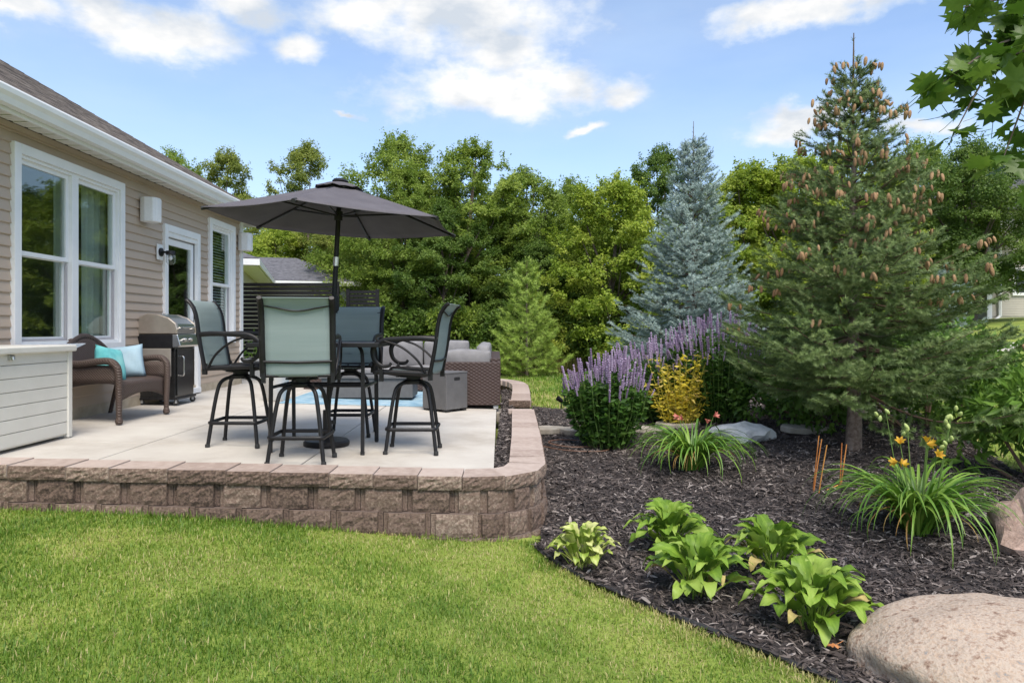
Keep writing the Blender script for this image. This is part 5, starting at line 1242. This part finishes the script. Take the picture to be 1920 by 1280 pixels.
def daylily(label, px, py, n, L, seed, flowers, mat_fl, scapes=0, dry=.05):
    r = np.random.default_rng(seed); X, Y, Z = ground_at(px, py)
    t = thing('daylily', label, 'daylily', (X, Y, Z), group='daylily clumps in the mulch')
    vs = [blade_mesh(L * (.75 + .08 * k), .0105 + .0012 * (k % 3), R_(95 + 13 * k), seed * 10 + k, M['lily']) for k in range(7)]; vd = blade_mesh(L * .7, .007, R_(170), seed + 99, M['lily_dry'])
    for i in range(n):
        a = r.uniform(0, 2 * PI); q = .085 * math.sqrt(r.random()); me = vd if r.random() < dry else vs[r.integers(0, 7)]
        o = link('blade', me, t, (q * math.cos(a + r.normal(0, .6)), q * math.sin(a), 0), (r.normal(0, .12), r.normal(0, .12) - .05, a), r.uniform(.75, 1.15))
    fm = flower_mesh(mat_fl); m = MB(); m.lathe([(.002, 0), (.011, .01), (.014, .025), (.008, .042), (.001, .048)], 8); bm_ = m.mesh('seed_pod', M['bud'], 60)
    for i in range(flowers + scapes):
        a = r.uniform(0, 2 * PI); h = r.uniform(.36, .50) * L / .62; q = r.uniform(.05, .22); e = Vector((q * math.cos(a), q * math.sin(a), h)); st = MB()
        if i >= flowers: e.z *= 1.45
        st.tube([(e.x * .2, e.y * .2, 0), (e.x * .6, e.y * .6, h * .55), e], [.0045, .004, .003], 5); so_ = st.build('flower_stalk', M['stem'], t, sm=60)
        if i < flowers: link('flower', fm, so_, e, (r.normal(0, 1.1), r.normal(0, 1.1), a), (.6, .6, r.uniform(.9, 1.2)))
        else:
            for j in range(3): link('seed_pod', bm_, so_, e + Vector((r.normal(0, .025), r.normal(0, .025), -.03 * j)), (r.normal(0, .4), r.normal(0, .4), 0))
    return t
daylily('daylily clump with yellow flowers beside the pink rock', 1722, 1000, 230, .80, 3, 7, M['petal_y'], scapes=5)
daylily('daylily clump with a few coral flowers in front of the grey rock', 1298, 880, 220, .74, 4, 4, M['petal_p'], dry=.12)
ds = thing('dry_stalks', 'orange dried flower stalks sticking out of the mulch before the spruce', 'dried plant', ground_at(1545, 922))
for (x, y, lx, ly, h) in ((-.09, 0, .08, .02, .44), (-.06, -.03, .07, .0, .40), (-.07, .05, .06, .02, .46), (.16, .06, .02, 0, .40), (.17, .07, .08, .05, .38)):
    m = MB(); m.tube([(x, y, -.02), (x + lx * .5, y + ly * .5, h * .5), (x + lx, y + ly, h)], [.0055, .005, .004], 5); m.build('stalk', M['drystalk'], ds, sm=60)
m = MB(); m.tube([(.02, 0, .015), (.15, .05, .05)], .005, 5); m.build('stalk', M['drystalk'], ds)

# ------------------------------------------------------------------ rocks
def rock(name, label, loc, dims, seed, mat, rz=0, sub=4, amp=.16, cat='rock', flat=0):
    from mathutils import noise as nz
    bm = bmesh.new(); bmesh.ops.create_icosphere(bm, subdivisions=sub, radius=1)
    for v in bm.verts:
        p = v.co.copy(); q = p * 1.1 + Vector((seed * 3.1, seed, 0)); d = nz.noise(q) * amp * 1.6 + nz.noise(q * 2.7) * amp * .55 + nz.noise(q * 7) * amp * .12
        p = p * (1 + d); s = p.normalized(); e = 2.6
        k = (abs(s.x) ** e + abs(s.y) ** e + abs(s.z) ** e) ** (-1 / e); p *= (.55 + .45 * k)
        v.co = Vector((p.x * dims[0], p.y * dims[1], p.z * dims[2]))
    me = bpy.data.meshes.new(name); bm.to_mesh(me); bm.free(); me.materials.append(mat); smooth(me, 75 if not flat else 28)
    return tag(link(name, me, None, loc, (0, 0, rz)), label, cat)
rock('boulder', 'big rounded pinkish granite boulder at the lawn edge', (2.17, 2.90, -.45), (.64, .50, .285), 2, M['granite'], -.12, 5, .09, 'boulder')
rock('rock', 'pink peaked rock beside the yellow daylily', (3.58, 4.50, -.31), (.36, .30, .25), 5, M['pinkrock'], .3, 3, .34, flat=1)
X, Y, Z = ground_at(1412, 828); rock('rock', 'pale grey flat-topped rock in the mulch behind the coral daylily', (X, Y + .1, Z + .03), (.34, .24, .15), 8, M['greyrock'], .2, 3, .25, flat=1)
rock('rock', 'small grey stone at the right-hand lawn edge of the bed', (4.85, 6.1, -.26), (.14, .12, .10), 11, M['greyrock'], .2, 3, .2)

# ------------------------------------------------------------------ small things
X, Y, Z = ground_at(1047, 765)
sp_ = thing('garden_spotlight', 'small black garden spotlight on a stake at the edge of the back lawn', 'spotlight', (.98, 10.6, float(bedz(.98, 10.6))))
m = MB(); m.tube([(0, 0, -.05), (0, 0, .16)], .010, 6); m.build('stake', M['black'], sp_)
m = MB(); m.lathe([(.02, -.05), (.035, -.02), (.04, .05), (.034, .052), (.03, .0)], 12); m.build('head', M['black'], sp_, sm=40, loc=(-.02, 0, .18), rot=(0, R_(-55), .3))
m = MB(); m.tube(spline([(.52, 7.75, bedz(.52, 7.75) + .02), (.75, 7.55, bedz(.75, 7.55) + .025), (1.1, 7.5, bedz(1.1, 7.5) + .02), (1.25, 7.65, bedz(1.25, 7.65) + .02), (1.1, 7.9, bedz(1.1, 7.9) + .02), (.75, 7.95, bedz(.75, 7.95) + .03), (.58, 7.8, bedz(.58, 7.8) + .05), (.8, 7.66, bedz(.8, 7.66) + .02), (1.15, 7.72, bedz(1.15, 7.72) + .015)], 60), .006, 5)
tag(m.build('drip_line', pmat('brown_tubing', (.16, .08, .05), rough=.6), sm=60), 'brown drip irrigation tubing looped on the mulch by the stepping stones', 'tubing')
# fallen maple leaf, maple branch reaching in from a tree beside the camera
def maple_leaf_mesh(seed, mat, S=.07):
    r = random.Random(seed); tip = [(0, 1.0), (.14, .62), (.40, .72), (.36, .48), (.82, .50), (.62, .30), (.74, .10), (.34, .06), (.42, -.28), (.10, -.12), (0, -.2)]
    out = tip + [(-x, y) for x, y in tip[-2:0:-1]]; m = MB()
    V = [(0, .15 * S, .0)] + [(x * S * r.uniform(.92, 1.08), y * S, -.22 * S * (x * x + .4 * y * y) + S * .06 * r.uniform(-1, 1)) for x, y in out]
    n = len(out); m.add(V, [(0, 1 + i, 1 + (i + 1) % n) for i in range(n)]); m.tube([(0, -.2 * S, 0), (0, -.75 * S, .15 * S), (0, -1.1 * S, .3 * S)], .0012, 4)
    return m.mesh('leaf', mat, 60)
X, Y, Z = ground_at(1565, 1222); o = link('fallen_leaf', maple_leaf_mesh(3, M['orangeleaf'], .05), None, (X, Y, Z + .035), (.15, .1, 2)); tag(o, 'orange fallen maple leaf between hosta and boulder', 'leaf')
ml = [maple_leaf_mesh(20 + k, M['lf_maple'], .075 + .006 * k) for k in range(5)]
mt = thing('maple_tree', 'maple tree whose leafy branch hangs in from the side over the boulder', 'tree', (4.6, 3.3, float(terrain(4.6, 3.3))))
m = MB(); m.tube(spline([(0, 0, -.2), (.03, 0, 1.0), (-.05, .03, 2.2), (.05, .05, 3.6), (.3, .1, 4.4)], 14), [.16, .13, .12, .12, .115, .11, .10, .095, .09, .08, .07, .06, .05, .04], 12); m.build('trunk', M['bark'], mt, sm=50)
r = np.random.default_rng(31); bt = MB(); k = 0
def twig_run(P0, P1, rad, nl, droop=.1):
    P0 = Vector(P0); P1 = Vector(P1); mid = P0.lerp(P1, .5) + Vector((0, 0, droop)); pts = spline([P0, mid, P1], 8); bt.tube(pts, [rad * (1 - .8 * i / 7) for i in range(8)], 5)
    for i in range(int(nl * 1.35)):
        t = r.uniform(.2, 1.0); p = Vector(pts[min(7, int(t * 7.99))]); a = r.uniform(0, 2 * PI); off = Vector((math.cos(a), math.sin(a), r.uniform(-.9, .2))) * r.uniform(.05, .14)
        o = link('leaf', ml[r.integers(0, 5)], mt, p + off, (R_(r.uniform(20, 80)), r.normal(0, .35), r.uniform(0, 2 * PI)), r.uniform(.8, 1.25))
base = Vector((4.6, 3.3, float(terrain(4.6, 3.3))))
def W(x, y, z): return Vector((x, y, z)) - base
def pxw(px, py, Y): return W((px - VX) / FPX * Y, Y, CAMZ + (VY - py) / FPX * Y)
root = W(4.55, 3.35, 2.6); elb = pxw(2050, 60, 3.1)
bt.tube(spline([root, root.lerp(elb, .5) + Vector((0, 0, .12)), elb], 8), [.045, .04, .036, .032, .028, .024, .02, .018], 7)
for (a, b, n_) in (((2050, 60, 3.1), (1780, 20, 3.1), 20), ((2050, 60, 3.1), (1745, 170, 3.0), 26), ((1930, 90, 3.05), (1790, 250, 3.0), 24), ((2000, 75, 3.1), (1880, 300, 3.05), 24), ((2050, 60, 3.1), (1930, 200, 3.2), 18), ((2050, 60, 3.1), (1985, 330, 3.1), 20), ((1960, 60, 3.1), (1840, 120, 3.2), 20), ((2050, 60, 3.1), (1900, -60, 3.2), 16), ((2100, 0, 3.2), (2150, 250, 3.3), 20), ((2100, 0, 3.2), (1990, -150, 3.4), 18)):
    twig_run(pxw(*a), pxw(*b), .010, n_)
bt.build('branch', M['bark'], mt, sm=50)
# the rest of that tree's crown, overhead and out of frame
cm, C, Rr = crown_mesh('crown', 61, 2.2, 1.2, 0, 5000, .13, M['lf_mid'], nblob=26)
link('crown', cm, mt, (2.3, -.4, 3.0))
m = MB(); m.tube(spline([(0, .05, 2.6), (1.2, -.2, 3.3), (2.3, -.4, 3.9)], 8), [.06, .055, .05, .045, .04, .035, .03, .025], 8); m.build('limb', M['bark'], mt, sm=50)
